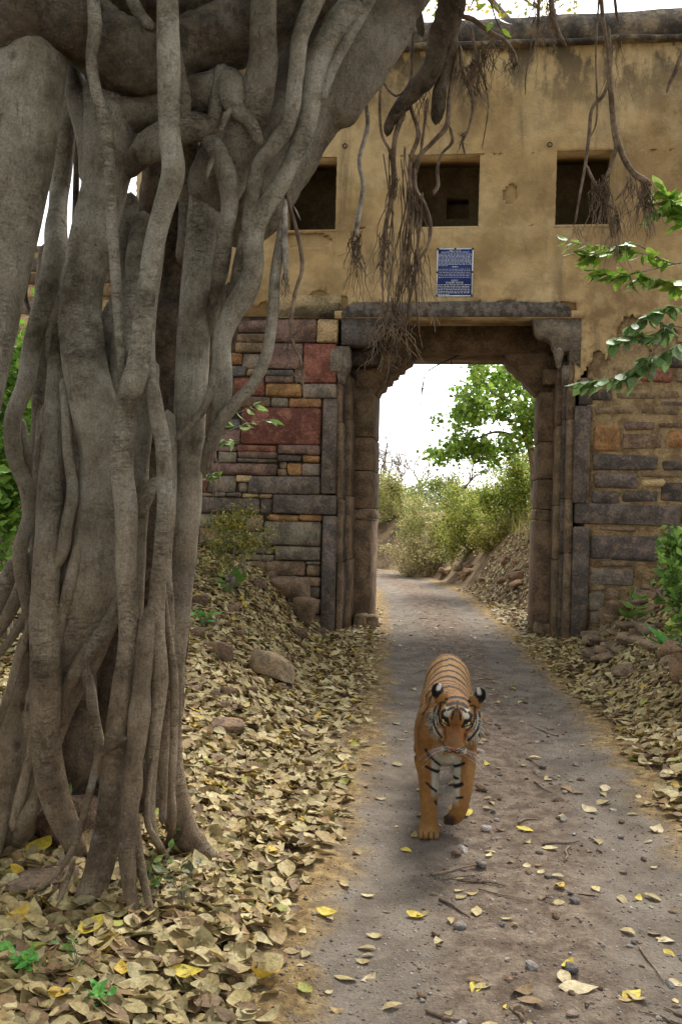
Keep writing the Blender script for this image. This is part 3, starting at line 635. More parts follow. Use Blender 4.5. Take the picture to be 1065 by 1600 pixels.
# limbs
wood('limb', [(0, -75, 5.05, 66), (100, 12, 4.95, 58), (180, 78, 4.85, 56), (235, 98, 4.9, 50), (310, 72, 5.0, 50), (395, 35, 5.05, 52), (500, -30, 5.1, 54)], .75, 28, .2)
wood('limb', [(-90, 10, 4.6, 75), (30, 14, 4.62, 60), (110, 40, 4.75, 48), (170, 62, 4.95, 44)], .9, 24, .25)
wood('limb', [(350, 380, 5.55, 55), (415, 260, 5.6, 66), (480, 140, 5.7, 76), (545, 70, 5.8, 74), (620, -25, 5.9, 58), (720, -110, 6.2, 52), (900, -160, 6.8, 42), (1100, -200, 7.2, 32), (1400, -280, 7.6, 20), (1750, -420, 8.0, 8)], .45, 30, .1)
wood('limb', [(470, 190, 5.6, 30), (520, 150, 5.65, 48), (565, 110, 5.7, 38), (605, 70, 5.75, 24), (640, 20, 5.8, 18)], .4, 22, .12)
wood('limb', [(40, 120, 5.62, 44), (130, 108, 5.6, 46), (215, 150, 5.6, 46)], .95, 20, .2)
wood('limb', [(60, -60, 5.4, 60), (150, -40, 5.35, 60), (300, -30, 5.3, 66), (420, -30, 5.35, 60), (560, -50, 5.4, 60)], .8, 22, .2)
wood('limb', [(178, 190, 4.98, 30), (235, 168, 4.95, 29), (295, 152, 4.98, 30), (345, 140, 5.0, 30), (375, 118, 5.05, 26)], .25, 22, .14)
wood('limb', [(188, 275, 5.0, 18), (210, 250, 4.94, 20), (235, 228, 4.9, 24), (285, 200, 4.92, 24), (330, 204, 4.95, 21), (350, 225, 4.98, 16)], .25, 20, .14)
wood('limb', [(412, -60, 4.8, 20), (411, 40, 4.82, 20), (408, 115, 4.88, 23), (388, 185, 4.98, 34), (345, 270, 5.15, 44), (315, 330, 5.2, 34)], .35, 24, .12)
# trunks
wood('trunk', [(60, -60, 4.85, 50), (52, 20, 4.8, 56), (47, 95, 4.74, 58), (24, 250, 4.68, 57), (4, 350, 4.66, 58), (-10, 420, 4.65, 56), (-26, 500, 4.64, 55), (-46, 600, 4.62, 55), (-66, 700, 4.6, 56), (-100, 900, 4.55, 60), (-150, 1250, 4.4, 80)], .05, 28, .07, freq=3)
wood('trunk', [(163, 110, 5.05, 30), (172, 200, 5.0, 42), (160, 300, 4.98, 35), (136, 400, 4.96, 33), (125, 480, 4.95, 31), (131, 560, 4.95, 36), (147, 640, 4.95, 37), (160, 720, 4.96, 35), (154, 800, 5.0, 40), (149, 880, 5.0, 46), (134, 960, 5.0, 50), (106, 1035, 5.02, 46), (70, 1110, 5.05, 44), (40, 1210, 5.05, 38), (10, 1330, 5.0, 36)], .0, 28, .1)
wood('trunk', [(90, 40, 5.2, 12), (112, 110, 5.1, 15), (127, 165, 5.03, 21), (148, 230, 5.0, 27), (150, 300, 5.0, 24)], .2, 18, .12)
wood('trunk', [(300, 180, 5.7, 60), (285, 260, 5.75, 62), (262, 400, 5.8, 56), (247, 600, 5.85, 60), (232, 800, 5.85, 66), (205, 1000, 5.85, 80), (185, 1200, 5.85, 92), (175, 1340, 5.85, 105)], .95, 28, .16)
wood('trunk', [(335, 215, 5.22, 20), (322, 290, 5.2, 24), (316, 380, 5.2, 26), (306, 480, 5.2, 26), (298, 600, 5.2, 24.5), (294, 720, 5.2, 23), (290, 820, 5.2, 22.5), (283, 900, 5.2, 21), (276, 1000, 5.2, 18), (268, 1100, 5.2, 17), (268, 1200, 5.18, 19), (282, 1285, 5.15, 22), (318, 1335, 5.12, 17), (362, 1362, None, 9), (400, 1372, None, 4)], .0, 24, .08)
wood('trunk', [(92, 500, 5.12, 9), (86, 600, 5.05, 14), (82, 700, 4.98, 17), (78, 780, 4.92, 20), (74, 880, 4.88, 22), (70, 980, 4.82, 24), (71, 1080, 4.8, 24), (73, 1180, 4.8, 23), (88, 1250, 4.8, 22), (112, 1308, 4.8, 18), (128, 1345, None, 11)], .0, 24, .1)
wood('trunk', [(60, 980, 5.1, 24), (45, 1060, 5.05, 30), (25, 1140, 5.0, 32), (5, 1220, 4.95, 30), (-15, 1300, 4.85, 26), (-30, 1370, 4.75, 22)], .1, 22, .12)
# the roots one sees wound round the front
wood('root', [(262, -20, 4.62, 17), (263, 80, 4.62, 18), (265, 200, 4.62, 17), (271, 268, 4.62, 18.5), (256, 325, 4.64, 17), (237, 400, 4.66, 16), (226, 480, 4.68, 15.5), (216, 570, 4.7, 18), (197, 640, 4.72, 20), (190, 720, 4.72, 19), (197, 800, 4.72, 17.5), (197, 900, 4.7, 16), (201, 1000, 4.68, 16.5), (192, 1080, 4.66, 18), (180, 1180, 4.62, 19.5), (171, 1270, 4.58, 20), (156, 1355, 4.52, 23), (128, 1420, None, 22), (92, 1452, None, 15), (62, 1470, None, 7)], .0, 22, .09)
wood('root', [(143, -25, 4.6, 9), (149, 40, 4.58, 10.5), (143, 92, 4.57, 9), (150, 140, 4.57, 9), (166, 200, 4.6, 10), (171, 260, 4.63, 9), (175, 350, 4.68, 8.5), (181, 430, 4.7, 8.5), (187, 520, 4.72, 8), (192, 610, 4.74, 7)], .0, 14, .08)
wood('root', [(252, 330, 4.78, 8), (247, 400, 4.78, 10), (237, 480, 4.8, 9), (233, 560, 4.76, 10), (244, 640, 4.72, 12), (255, 700, 4.7, 12), (257, 780, 4.7, 11.5), (252, 860, 4.7, 12), (246, 920, 4.7, 13), (243, 980, 4.7, 14), (249, 1060, 4.7, 13), (241, 1150, 4.7, 11), (235, 1240, 4.68, 9), (240, 1300, 4.68, 7), (258, 1340, None, 6)], .0, 18, .1)
wood('root', [(240, 940, 4.68, 9), (228, 1000, 4.66, 14), (222, 1080, 4.62, 15), (214, 1150, 4.58, 15), (207, 1230, 4.52, 14), (199, 1310, 4.45, 14), (202, 1380, 4.38, 13), (212, 1440, None, 11), (222, 1492, None, 7)], .3, 18, .28, freq=10)
wood('root', [(207, 1260, 4.5, 8), (216, 1330, 4.45, 8), (228, 1390, 4.4, 7), (242, 1448, None, 6)], .15, 12, .2)
wood('root', [(505, -25, 4.92, 14), (487, 10, 4.92, 14), (468, 60, 4.92, 13.5), (462, 115, 4.92, 13), (454, 180, 4.92, 12.5), (430, 225, 4.92, 13), (403, 265, 4.94, 13), (391, 330, 4.96, 12), (380, 395, 5.0, 12), (366, 460, 5.05, 11), (347, 520, 5.08, 9)], .05, 18, .12)
wood('root', [(560, 0, 5.15, 21), (520, 50, 5.1, 23), (495, 100, 5.06, 22), (486, 150, 5.02, 19), (478, 196, 5.0, 16), (459, 245, 4.98, 13), (437, 290, 4.97, 14), (409, 332, 4.97, 16), (396, 375, 4.97, 17.5), (395, 420, 4.97, 18), (384, 455, 4.98, 19), (360, 495, 5.0, 17), (346, 535, 5.02, 15), (349, 600, 5.02, 15), (341, 655, 5.04, 13), (326, 715, 5.08, 9)], .05, 20, .1)
wood('root', [(592, -25, 5.2, 9), (548, 50, 5.1, 10), (520, 105, 5.05, 9), (500, 160, 5.0, 7)], .1, 12, .12)
wood('root', [(446, 335, 5.02, 7), (438, 380, 5.02, 8), (430, 430, 5.02, 8.5), (426, 490, 5.0, 8.5), (416, 555, 4.98, 9), (395, 600, 4.97, 9.5), (366, 632, 4.97, 10), (345, 660, 4.98, 10.5), (329, 695, 5.02, 10), (319, 745, 5.08, 7)], .1, 16, .1)
wood('root', [(318, 212, 4.94, 11), (340, 236, 4.92, 14), (354, 275, 4.92, 15), (358, 320, 4.94, 13), (352, 360, 4.96, 13), (346, 410, 5.02, 14), (338, 460, 5.12, 11), (326, 530, 5.22, 8)], .12, 18, .14)
wood('root', [(362, 110, 4.88, 16), (362, 150, 4.86, 17), (370, 172, 4.86, 12), (390, 190, 4.86, 9), (402, 215, 4.88, 8), (406, 232, 4.9, 5)], .3, 16, .22)
wood('root', [(350, 100, 4.92, 13), (342, 140, 4.9, 12), (335, 185, 4.9, 11), (328, 215, 4.92, 8)], .3, 14, .18)
wood('root', [(366, 160, 4.84, 5), (352, 185, 4.84, 5), (342, 210, 4.86, 4)], .1, 10, .1)
wood('root', [(334, 245, 4.86, 6), (326, 265, 4.83, 4), (322, 283, 4.82, 2)], .1, 10, .1)
wood('root', [(357, 440, 5.05, 6), (342, 540, 5.03, 7), (334, 590, 5.0, 7), (322, 632, 4.98, 7), (300, 660, 4.96, 7), (272, 690, 4.98, 5)], .1, 12, .12)
wood('root', [(346, 560, 5.0, 5), (337, 620, 5.0, 6), (332, 680, 5.0, 6), (326, 740, 5.05, 5)], .15, 12, .1)
wood('root', [(268, 30, 4.8, 6), (281, 95, 4.8, 7), (290, 165, 4.85, 10), (283, 210, 4.9, 8)], .3, 12, .2)
wood('root', [(198, -20, 4.85, 9), (214, 15, 4.8, 10), (238, 45, 4.72, 8)], .05, 12, .1)
wood('root', [(272, 60, 5.0, 22), (300, 330, 5.45, 20), (290, 420, 5.5, 18)], .5, 14, .2)
wood('root', [(232, 420, 5.1, 22), (178, 500, 5.1, 20), (172, 560, 5.1, 16), (176, 640, 5.05, 12)], .05, 16, .08)
wood('root', [(205, 300, 5.2, 14), (196, 400, 5.15, 15), (190, 480, 5.1, 13), (183, 560, 5.05, 13), (178, 630, 5.02, 9)], .1, 14, .1)
wood('root', [(226, 330, 5.1, 15), (214, 400, 5.05, 17), (206, 490, 5.0, 14), (202, 560, 4.95, 12)], .1, 14, .1)
wood('root', [(236, 560, 5.3, 16), (230, 650, 5.25, 13), (221, 720, 5.2, 12), (218, 790, 5.15, 15), (213, 900, 5.1, 13), (214, 1010, 5.0, 10)], .1, 16, .1)
wood('root', [(262, 640, 5.1, 12), (266, 720, 5.1, 11), (262, 800, 5.0, 13), (254, 880, 4.95, 14), (262, 960, 4.9, 11), (260, 1080, 4.88, 10), (256, 1190, 4.86, 8), (254, 1290, 4.84, 6)], .1, 16, .12)
wood('root', [(244, 745, 4.85, 8), (226, 780, 4.88, 13), (213, 810, 4.95, 12)], .15, 14, .15)
wood('root', [(254, 900, 4.84, 4), (262, 980, 4.82, 6), (272, 1060, 4.8, 7), (272, 1150, 4.8, 6.5), (269, 1230, 4.78, 5.5), (271, 1285, 4.78, 5), (258, 1325, None, 4)], .05, 12, .1)
wood('root', [(240, 1180, 4.68, 4), (230, 1250, 4.58, 5), (232, 1290, 4.55, 6), (246, 1315, 4.58, 6), (264, 1345, None, 5)], .1, 12, .1)
wood('root', [(198, 900, 4.82, 5), (182, 945, 4.87, 9), (160, 985, 4.88, 11), (135, 1020, 4.86, 13), (118, 1052, 4.86, 13), (100, 1090, 4.9, 11), (93, 1140, 4.95, 9)], .05, 16, .1)
wood('root', [(126, 1020, 4.87, 8), (133, 1048, 4.87, 9), (141, 1075, 4.88, 9), (147, 1120, 4.88, 9), (156, 1175, 4.88, 9), (160, 1230, 4.9, 6)], .05, 14, .1)
wood('root', [(205, 1150, 4.58, 5), (180, 1163, 4.54, 6), (160, 1175, 4.52, 7), (151, 1195, 4.52, 6.5), (141, 1236, 4.5, 6), (126, 1293, 4.46, 5.5), (110, 1335, 4.42, 5), (75, 1378, 4.38, 4), (30, 1410, None, 3.5), (-10, 1435, None, 3)], .05, 12, .1)
wood('root', [(98, 590, 4.98, 6), (103, 640, 4.94, 7), (106, 700, 4.9, 8), (114, 765, 4.88, 9), (106, 815, 4.87, 10), (98, 860, 4.86, 11), (84, 890, 4.87, 8)], .05, 14, .1)
wood('root', [(138, 790, 5.0, 5), (121, 860, 4.87, 8), (108, 920, 4.84, 10), (96, 970, 4.84, 9), (88, 1020, 4.84, 6)], .05, 14, .1)
wood('root', [(116, 80, 5.5, 12), (106, 170, 5.5, 14), (96, 260, 5.5, 17), (92, 310, 5.45, 15), (88, 360, 5.3, 17), (86, 400, 5.2, 20), (72, 460, 5.1, 16), (52, 535, 5.05, 14.5), (40, 600, 5.02, 14), (21, 655, 5.0, 13), (22, 710, 5.0, 12), (42, 762, 5.0, 12.5), (47, 805, 5.0, 12), (33, 850, 4.98, 12), (32, 890, 4.96, 11), (44, 950, 4.95, 10), (44, 1020, 4.95, 8)], .1, 18, .1)
wood('root', [(32, 650, 5.05, 6), (42, 700, 5.05, 7), (46, 760, 5.05, 6)], .1, 12, .1)
wood('root', [(121, 180, 5.7, 5), (119, 300, 5.7, 5), (116, 420, 5.7, 6), (110, 520, 5.6, 6)], .9, 10, .1)
wood('root', [(70, 380, 5.5, 9), (64, 500, 5.5, 12), (62, 620, 5.4, 12), (58, 740, 5.3, 12), (54, 860, 5.2, 12)], .5, 14, .12)
wood('root', [(98, 420, 5.5, 14), (78, 520, 5.5, 11), (68, 620, 5.4, 9), (62, 720, 5.2, 9), (58, 830, 5.1, 10), (54, 960, 5.0, 8)], .4, 14, .12)
wood('root', [(48, 420, 5.7, 3), (40, 460, 5.7, 3.5), (52, 500, 5.7, 4)], .9, 8, .1)
wood('root', [(88, 620, 5.3, 26), (100, 760, 5.3, 30), (110, 900, 5.3, 34), (110, 1060, 5.4, 40), (100, 1240, 5.4, 50)], .7, 18, .14)
for pts in ([(52, 860, 5.05, 8), (32, 920, 5.0, 10), (8, 970, 4.95, 10), (-30, 1020, 4.9, 10)], [(54, 920, 5.0, 6), (40, 960, 4.95, 7), (16, 1000, 4.9, 7), (-20, 1040, 4.85, 7)], [(50, 960, 4.9, 5), (34, 1020, 4.85, 6), (16, 1080, 4.8, 6), (-10, 1150, 4.75, 6)],
            [(30, 870, 5.1, 14), (8, 930, 5.08, 18), (-20, 990, 5.05, 20)], [(60, 1080, 4.95, 6), (48, 1180, 4.86, 8), (34, 1240, 4.82, 9), (20, 1300, 4.8, 8)], [(72, 1150, 4.95, 8), (62, 1230, 4.86, 10), (42, 1280, 4.8, 13), (22, 1325, None, 11), (0, 1350, None, 8)],
            [(100, 1330, 4.6, 5), (90, 1380, 4.5, 5), (70, 1420, None, 4)], [(118, 1340, 4.5, 4), (100, 1390, 4.4, 4), (72, 1450, None, 3)]):
    wood('root', pts, .1, 12, .12)
# thin roots hanging from the limb in front of the gate
HY = 6.7
def hang(pts, Y=HY, mat='rootlet', name='aerial_root', seg=7):
    return wood(name, [(x, y, Y + dy, r_ * .82) for x, y, dy, r_ in [(p if len(p) == 4 else (p[0], p[1], 0, p[2])) for p in pts]], 0, seg, .12, mat, .04, 10)
wood('aerial_root', [(690, -60, 6.5, 26), (702, 0, 6.6, 22), (690, 60, 6.65, 20), (668, 115, 6.68, 15), (640, 152, 6.7, 12), (618, 178, 6.7, 10), (608, 200, 6.7, 8), (604, 214, 6.7, 3)], .85, 16, .34, freq=13)
wood('aerial_root', [(700, 50, 6.66, 14), (694, 110, 6.7, 11), (686, 150, 6.7, 10), (682, 178, 6.7, 9), (680, 196, 6.7, 3)], .9, 14, .35, freq=12)
wood('aerial_root', [(655, -60, 6.6, 9), (650, 0, 6.6, 8), (655, 35, 6.6, 8), (660, 58, 6.6, 5)], .8, 12, .3)
hang([(568, 132, -.6, 3), (568, 145, -.6, 4), (574, 195, -.6, 4.6), (561, 250, -.6, 4.2), (567, 292, -.6, 4.6), (558, 345, -.6, 5), (556, 372, -.6, 3)], mat='greystem', seg=9)
hang([(645, -40, 4), (644, 40, 4.5), (642, 100, 4), (640, 160, 4), (653, 208, 4.5), (642, 246, 4.5), (640, 280, 4), (645, 330, 3.5), (636, 400, 3), (640, 470, 2.5), (632, 520, 1.5)])
hang([(610, 60, 3), (598, 100, 3), (593, 160, 3), (596, 210, 3), (610, 240, 3.5), (614, 290, 4), (607, 330, 4), (600, 365, 3.5), (597, 430, 2.5), (600, 500, 1.5)])
hang([(632, 172, 5), (618, 210, 5.5), (614, 250, 5), (618, 280, 4)])
hang([(708, 20, 4), (712, 80, 4), (702, 150, 4.5), (698, 195, 5), (676, 222, 4.5), (652, 250, 4.5), (648, 292, 4), (662, 318, 4), (672, 352, 3.6), (668, 385, 3), (652, 412, 2.6), (640, 470, 2)])
hang([(702, 195, 3.5), (706, 222, 3.5), (690, 240, 3), (683, 262, 3), (684, 290, 3.2), (678, 300, 4), (677, 307, 2)])
hang([(718, 70, 4), (722, 110, 4), (738, 160, 3.5), (732, 200, 3), (722, 222, 2.5), (728, 246, 1.5)])
hang([(716, -30, 5), (718, 20, 5), (738, 30, 5), (765, 50, 4.5), (790, 65, 3.5), (806, 92, 2.5), (800, 115, 1.5)])
hang([(735, 40, 3), (742, 80, 3), (748, 100, 3), (757, 130, 2), (762, 170, 1.5), (752, 235, 1)])
hang([(590, 30, 3), (597, 120, 2.5), (618, 150, 2.5), (632, 140, 2)]); hang([(668, 150, 3), (655, 250, 2.5), (640, 300, 2), (612, 420, 2), (602, 520, 1.2)])
hang([(660, 300, 3), (655, 360, 3), (648, 430, 2.5), (655, 520, 1.5)]); hang([(640, 300, 3), (632, 380, 2.5), (620, 470, 2), (600, 540, 1.5)])
hang([(938, -50, .2, 4), (940, 20, .2, 4), (948, 70, .2, 4), (953, 125, .2, 4.5), (958, 190, .2, 5), (970, 238, .2, 5.5), (988, 270, .2, 6), (1008, 283, .2, 6), (1018, 290, .2, 4)])
hang([(950, 40, .2, 3), (952, 110, .2, 3), (942, 148, .2, 3.2), (924, 170, .2, 3.4), (919, 215, .2, 3.4), (914, 255, .2, 3), (906, 300, .2, 2.5), (897, 352, .2, 2)])
hang([(914, 255, .2, 2.4), (925, 280, .2, 3), (938, 305, .2, 3), (962, 330, .2, 2.5)])
hang([(946, 90, .2, 3), (952, 150, .2, 3.4), (957, 205, .2, 3.6), (961, 228, .2, 4), (955, 255, .2, 3.4), (944, 280, .2, 3)])
hang([(987, 268, .2, 3), (975, 295, .2, 2.6), (960, 314, .2, 2.4)])
hang([(958, -20, .2, 3), (962, 20, .2, 3), (967, 40, .2, 2)]); hang([(936, -20, .2, 2), (930, 80, .2, 2), (932, 180, .2, 1.8), (922, 215, .2, 1)])
hang([(858, -30, .1, 5), (864, 30, .1, 5), (876, 60, .1, 4), (886, 75, .1, 2)]); hang([(842, -30, .1, 3), (838, 60, .1, 2), (822, 110, .1, 1.5), (820, 150, .1, 1)])
hang([(1085, 60, .2, 4), (1064, 85, .2, 4), (1054, 112, .2, 4.5), (1046, 128, .2, 4), (1040, 146, .2, 2.5)])
hang([(440, 275, -1.65, 3), (446, 300, -1.65, 5), (455, 330, -1.65, 4), (468, 380, -1.65, 4), (472, 420, -1.65, 4), (462, 455, -1.65, 4), (455, 500, -1.65, 4), (458, 540, -1.65, 3), (470, 565, -1.65, 2), (475, 625, -1.65, 1.2)])
hang([(446, 310, -1.7, 5), (444, 360, -1.7, 6), (447, 420, -1.7, 5), (446, 455, -1.7, 2)], mat='greystem')
hang([(458, 320, -1.65, 2), (470, 345, -1.65, 1.5)], mat='greystem')
hang([(735, 548, 12, .9), (712, 556, 12, 1.2), (690, 565, 12, 1.4), (665, 580, 12, 1.6), (661, 598, 12, 1.4), (657, 630, 12, 1), (648, 660, 12, .7)], mat='mortar_dark') if False else None
# tufts of hair-thin rootlets
def tuft(px, py, length, n, spread, Y=HY, r_=1.1, down=1.0, mat='rootlet', jit=6):
    items = []; n = int(n * .75); spread *= 1.15; r_ *= .72
    for k in range(n):
        x, y = px + RNG.normal(0, spread * .35), py + RNG.uniform(-.1, .35) * length * .5; L = length * RNG.uniform(.35, 1.05); m = 7; pts = []
        dx = RNG.normal(0, spread)
        for j in range(m):
            t_ = j / (m - 1); pts.append(at(x + dx * t_ ** 1.3 + RNG.normal(0, jit * .4), y + L * t_ * down, Y + RNG.normal(0, .02)))
        items.append(tube(pts, np.linspace(r_, .35, m) / F_PX * Y, 4, .08, cap=False))
    V, Fc = merge(items); o = link('rootlet_tuft', mesh('rootlet_tuft', V - TLOC, Fc), MAT[mat], tree); tag(o, kind='stuff'); return o
tuft(556, 365, 105, 45, 12, HY - .6); tuft(618, 275, 60, 16, 9); tuft(598, 365, 90, 26, 14); tuft(606, 250, 300, 10, 14, r_=1.4)
tuft(648, 290, 150, 22, 14, r_=1.4); tuft(636, 400, 130, 30, 20); tuft(652, 380, 120, 24, 16); tuft(640, 240, 290, 12, 22, r_=1.5); tuft(615, 470, 110, 36, 24, r_=1.2, jit=12); tuft(600, 500, 75, 22, 18, r_=1.3, jit=10)
tuft(738, 95, 70, 44, 15); tuft(752, 70, 90, 26, 16); tuft(722, 100, 60, 30, 12); tuft(770, 60, 60, 22, 18); tuft(722, 205, 40, 10, 5); tuft(800, 90, 45, 12, 8); tuft(655, 130, 90, 14, 16)
tuft(944, 278, 105, 44, 14, HY + .2); tuft(1005, 284, 85, 60, 13, HY + .2, 1.3); tuft(985, 275, 80, 22, 14, HY + .2); tuft(962, 325, 90, 26, 10, HY + .2); tuft(925, 285, 50, 12, 8, HY + .2); tuft(960, 60, 100, 10, 12, HY + .2); tuft(897, 350, 60, 6, 10, HY + .2)
tuft(860, 0, 80, 26, 12, HY + .1); tuft(840, -10, 110, 16, 12, HY + .1); tuft(470, 560, 70, 10, 12, 5.05); tuft(456, 520, 60, 8, 12, 5.05); tuft(690, 10, 90, 18, 24, HY)
tuft(446, 430, 60, 12, 5, 5.0); tuft(330, 700, 130, 8, 10, 5.0, 1.0)
# unseen leaf crown of the banyan, spread thick over the track to shade it
def leaf_mesh_arrays(P, N, size, col, aspect=.5, fold=.18, rng=RNG):
    """diamond leaves with a fold: centres P, direction random; N leaves -> verts, faces, colours"""
    n = len(P); a = rng.normal(size=(n, 3)); a[:, 2] = a[:, 2] * .6 - .35; a /= np.linalg.norm(a, axis=1)[:, None]
    b = np.cross(a, rng.normal(size=(n, 3))); b /= np.linalg.norm(b, axis=1)[:, None] + 1e-9; c = np.cross(a, b)
    s_ = (size * rng.uniform(.6, 1.25, n))[:, None]
    V = np.stack([P - a * s_ * .5, P - a * s_ * .02 + b * s_ * aspect * .5 + c * s_ * fold, P + a * s_ * .5, P - a * s_ * .02 - b * s_ * aspect * .5 + c * s_ * fold], 1).reshape(-1, 3)
    k = np.arange(n)[:, None] * 4; F = np.concatenate([k + np.array([[0, 1, 2]]), k + np.array([[0, 2, 3]])])
    return V, F, np.repeat(col, 4, 0)
def leaf_colors(n, pal, rng=RNG, var=.25):
    pal = np.array([p[:3] for p in pal]); c = pal[rng.integers(0, len(pal), n)]; return np.clip(c * (1 + rng.normal(0, var, (n, 1))), .004, .9)
GREEN = [lin(74, 104, 40), lin(96, 126, 48), lin(60, 88, 36), lin(120, 142, 58)]
n = 24000; cc = np.stack([RNG.uniform(-7, 6.5, 300), RNG.uniform(-5, 12, 300), RNG.uniform(7.6, 12.0, 300)], 1); cc = cc[cc[:, 2] > 2.6 + .56 * cc[:, 1] + 1.6]
P = cc[RNG.integers(0, len(cc), n)] + RNG.normal(0, .5, (n, 3)); P = P[P[:, 2] > 2.45 + .56 * np.maximum(P[:, 1], 0) + .6]
V, Fc, c = leaf_mesh_arrays(P, len(P), .26, leaf_colors(len(P), GREEN), .6)
tag(link('crown', mesh('crown', V - TLOC, Fc, c), MAT['green'], tree), kind='stuff')
for k, (a0, a1, a2) in enumerate((((-.9, 5.0, 4.9), (-2.0, 3.0, 7.2), (-3.0, 0, 8.8)), ((.3, 5.4, 5.0), (1.2, 4.4, 7.2), (2.6, 2.4, 8.8)), ((-1.5, 5.2, 4.7), (-3.5, 6.0, 6.9), (-5.5, 6.0, 8.6)))):
    V, Fc = tube(np.array([a0, a1, a2]), np.array([.22, .15, .06]), 12, .15, .15, 50 + k); link('limb', mesh('limb', V - TLOC, Fc, attrs={'age': np.full(len(V), .5)}), MAT['bark'], tree)
# ------------------------------------------------------------------ rocks
def rock_mesh(seed, n=7, flat=1.0):
    rng = np.random.default_rng(seed); V = []; key = {}; Fq = []
    def vid(p):
        k = tuple(np.round(p, 5))
        if k not in key: key[k] = len(V); V.append(p)
        return key[k]
    t = np.linspace(-1, 1, n)
    for ax in range(3):
        for s_ in (-1, 1):
            idx = {}
            for i, a in enumerate(t):
                for j, b_ in enumerate(t):
                    p = np.zeros(3); p[ax] = s_; p[(ax + 1) % 3] = a; p[(ax + 2) % 3] = b_; idx[i, j] = vid(p)
            for i in range(n - 1):
                for j in range(n - 1):
                    f = (idx[i, j], idx[i + 1, j], idx[i + 1, j + 1], idx[i, j + 1]); Fq.append(f if s_ > 0 else f[::-1])
    V = np.array(V); r_ = np.linalg.norm(V, axis=1)[:, None]; V = V * (.55 + .45 / r_)
    for k in range(9):
        nrm = rng.normal(size=3); nrm /= np.linalg.norm(nrm); lim = rng.uniform(.45, .85); dd = V @ nrm; V = V - np.maximum(dd - lim, 0)[:, None] * nrm[None] * .92
    V = V * (1 + .1 * fbm(V * 1.7 + seed, seed, 3)[:, None]); V += .035 * np.stack([fbm(V * 5 + seed + k * 7, k, 2) for k in range(3)], 1)
    return mesh('rock', V * .5, np.array(Fq), smooth=False)
ROCKS = [rock_mesh(k + 3, 7 if k < 6 else 4) for k in range(10)]
PEB = [rock_mesh(k + 40, 3) for k in range(6)]
def rock(name, px, py, w_, h_, label, group=None, col=None, dy=None, sink=.12, big=True, rz=None, rx=None, depth=None):
    """a loose stone w_ x h_ pixels, its foot at the pixel"""
    q = ground_at(px, py); Y = q[1]; me = random.choice(ROCKS[:6] if big else ROCKS[6:]); ww, hh = w_ / F_PX * Y, h_ / F_PX * Y
    o = link(name, me, MAT['rock'], None, (q[0], q[1] + ww * .3, hz(q[0], q[1] + ww * .3) + hh * (.5 - sink)), (rx if rx is not None else random.uniform(-.15, .15), random.uniform(-.15, .15), rz if rz is not None else random.uniform(-.6, .6)), (ww * 1.08, (depth or .85) * ww, hh * 1.12), col or cj(C_['b'], .15))
    return tag(o, label, 'rock', group)
rock('fallen_block', 450, 944, 62, 44, 'tilted squarish fallen block lying against the left gate wall', rz=.25, rx=.1, col=lin(132, 110, 88))
rock('fallen_block', 476, 984, 46, 52, 'upright squared block at the foot of the left jamb', rz=-.3, col=lin(128, 106, 84))
rock('boulder', 425, 1070, 74, 56, 'large flat topped tan boulder lying alone in the left leaf litter', col=lin(160, 138, 110), rz=.2)
rock('boulder', 344, 1150, 64, 40, 'low rounded boulder half sunk in dry leaves near the banyan roots', col=lin(140, 116, 94), sink=.25)
rock('boulder', 345, 1040, 36, 36, 'small dark angular rock uphill of the large tan boulder', col=lin(104, 84, 68))
rock('flat_stone', 130, 1310, 95, 78, 'broad slab of stone wedged between the banyan roots', col=lin(126, 104, 86), rz=.3, sink=.2)
rock('flat_stone', 40, 1400, 130, 40, 'flat slab lying at the foot of the banyan in leaves', col=lin(128, 108, 90), sink=.3)
rock('flat_stone', 75, 1335, 70, 60, 'reddish slab leaning under the outer banyan root', col=lin(120, 92, 74))
for x, y, w_, h_ in ((310, 950, 30, 26), (325, 985, 26, 20), (360, 960, 40, 16), (372, 1000, 26, 18), (318, 1015, 24, 16), (300, 1085, 30, 16), (332, 1090, 22, 16), (355, 1095, 28, 22), (400, 920, 30, 18), (420, 905, 26, 16), (465, 1000, 30, 20), (500, 995, 20, 16), (390, 1085, 24, 14), (345, 1110, 30, 16), (308, 1000, 26, 22)):
    rock('loose_stone', x, y, w_, h_, 'small brown stone scattered in the leaf litter left of the gate', 'stones in the left leaf litter', big=False, col=cj(lin(122, 98, 80), .2), sink=.2)
rs3 = random.Random(21)
for k in range(58):
    x = rs3.uniform(925, 1075); y = rs3.uniform(max(868, 1010 - (x - 920) * .9), 1035 + (x - 925) * .35); w_ = rs3.uniform(14, 38) * (1.0 + (y - 900) / 400)
    rock('rubble_stone', x, y, w_, w_ * rs3.uniform(.3, .55), *(('squat brown rubble stone in the heap on the right bank', 'squat rubble on the right bank') if w_ > 30 else ('small brown rubble chip in the heap on the right bank', 'small rubble on the right bank')), big=w_ > 30, col=cj(lin(138, 118, 94), .2), sink=.25)
for x, y, w_, h_ in ((948, 985, 26, 42), (965, 975, 40, 40), (990, 900, 44, 30), (1010, 945, 60, 26), (1020, 960, 50, 30), (1050, 1030, 40, 40), (1058, 1075, 30, 60)):
    rock('rubble_stone', x, y, w_, h_, 'pale brown rubble block at the top of the right bank heap', 'pale rubble blocks on the right bank', big=True, col=cj(lin(136, 110, 86), .12), sink=.15)
for k in range(26):
    x = rs3.uniform(690, 835); y = rs3.uniform(890 - (x - 690) * .22, 905 + (x - 690) * .12); w_ = rs3.uniform(8, 26)
    rock('bank_rock', x, y, w_, w_ * rs3.uniform(.5, .8), 'pale brown rock on the bank beyond the gateway', 'rocks on the bank beyond the gate', big=w_ > 17, col=cj(lin(150, 124, 98), .2), sink=.2)
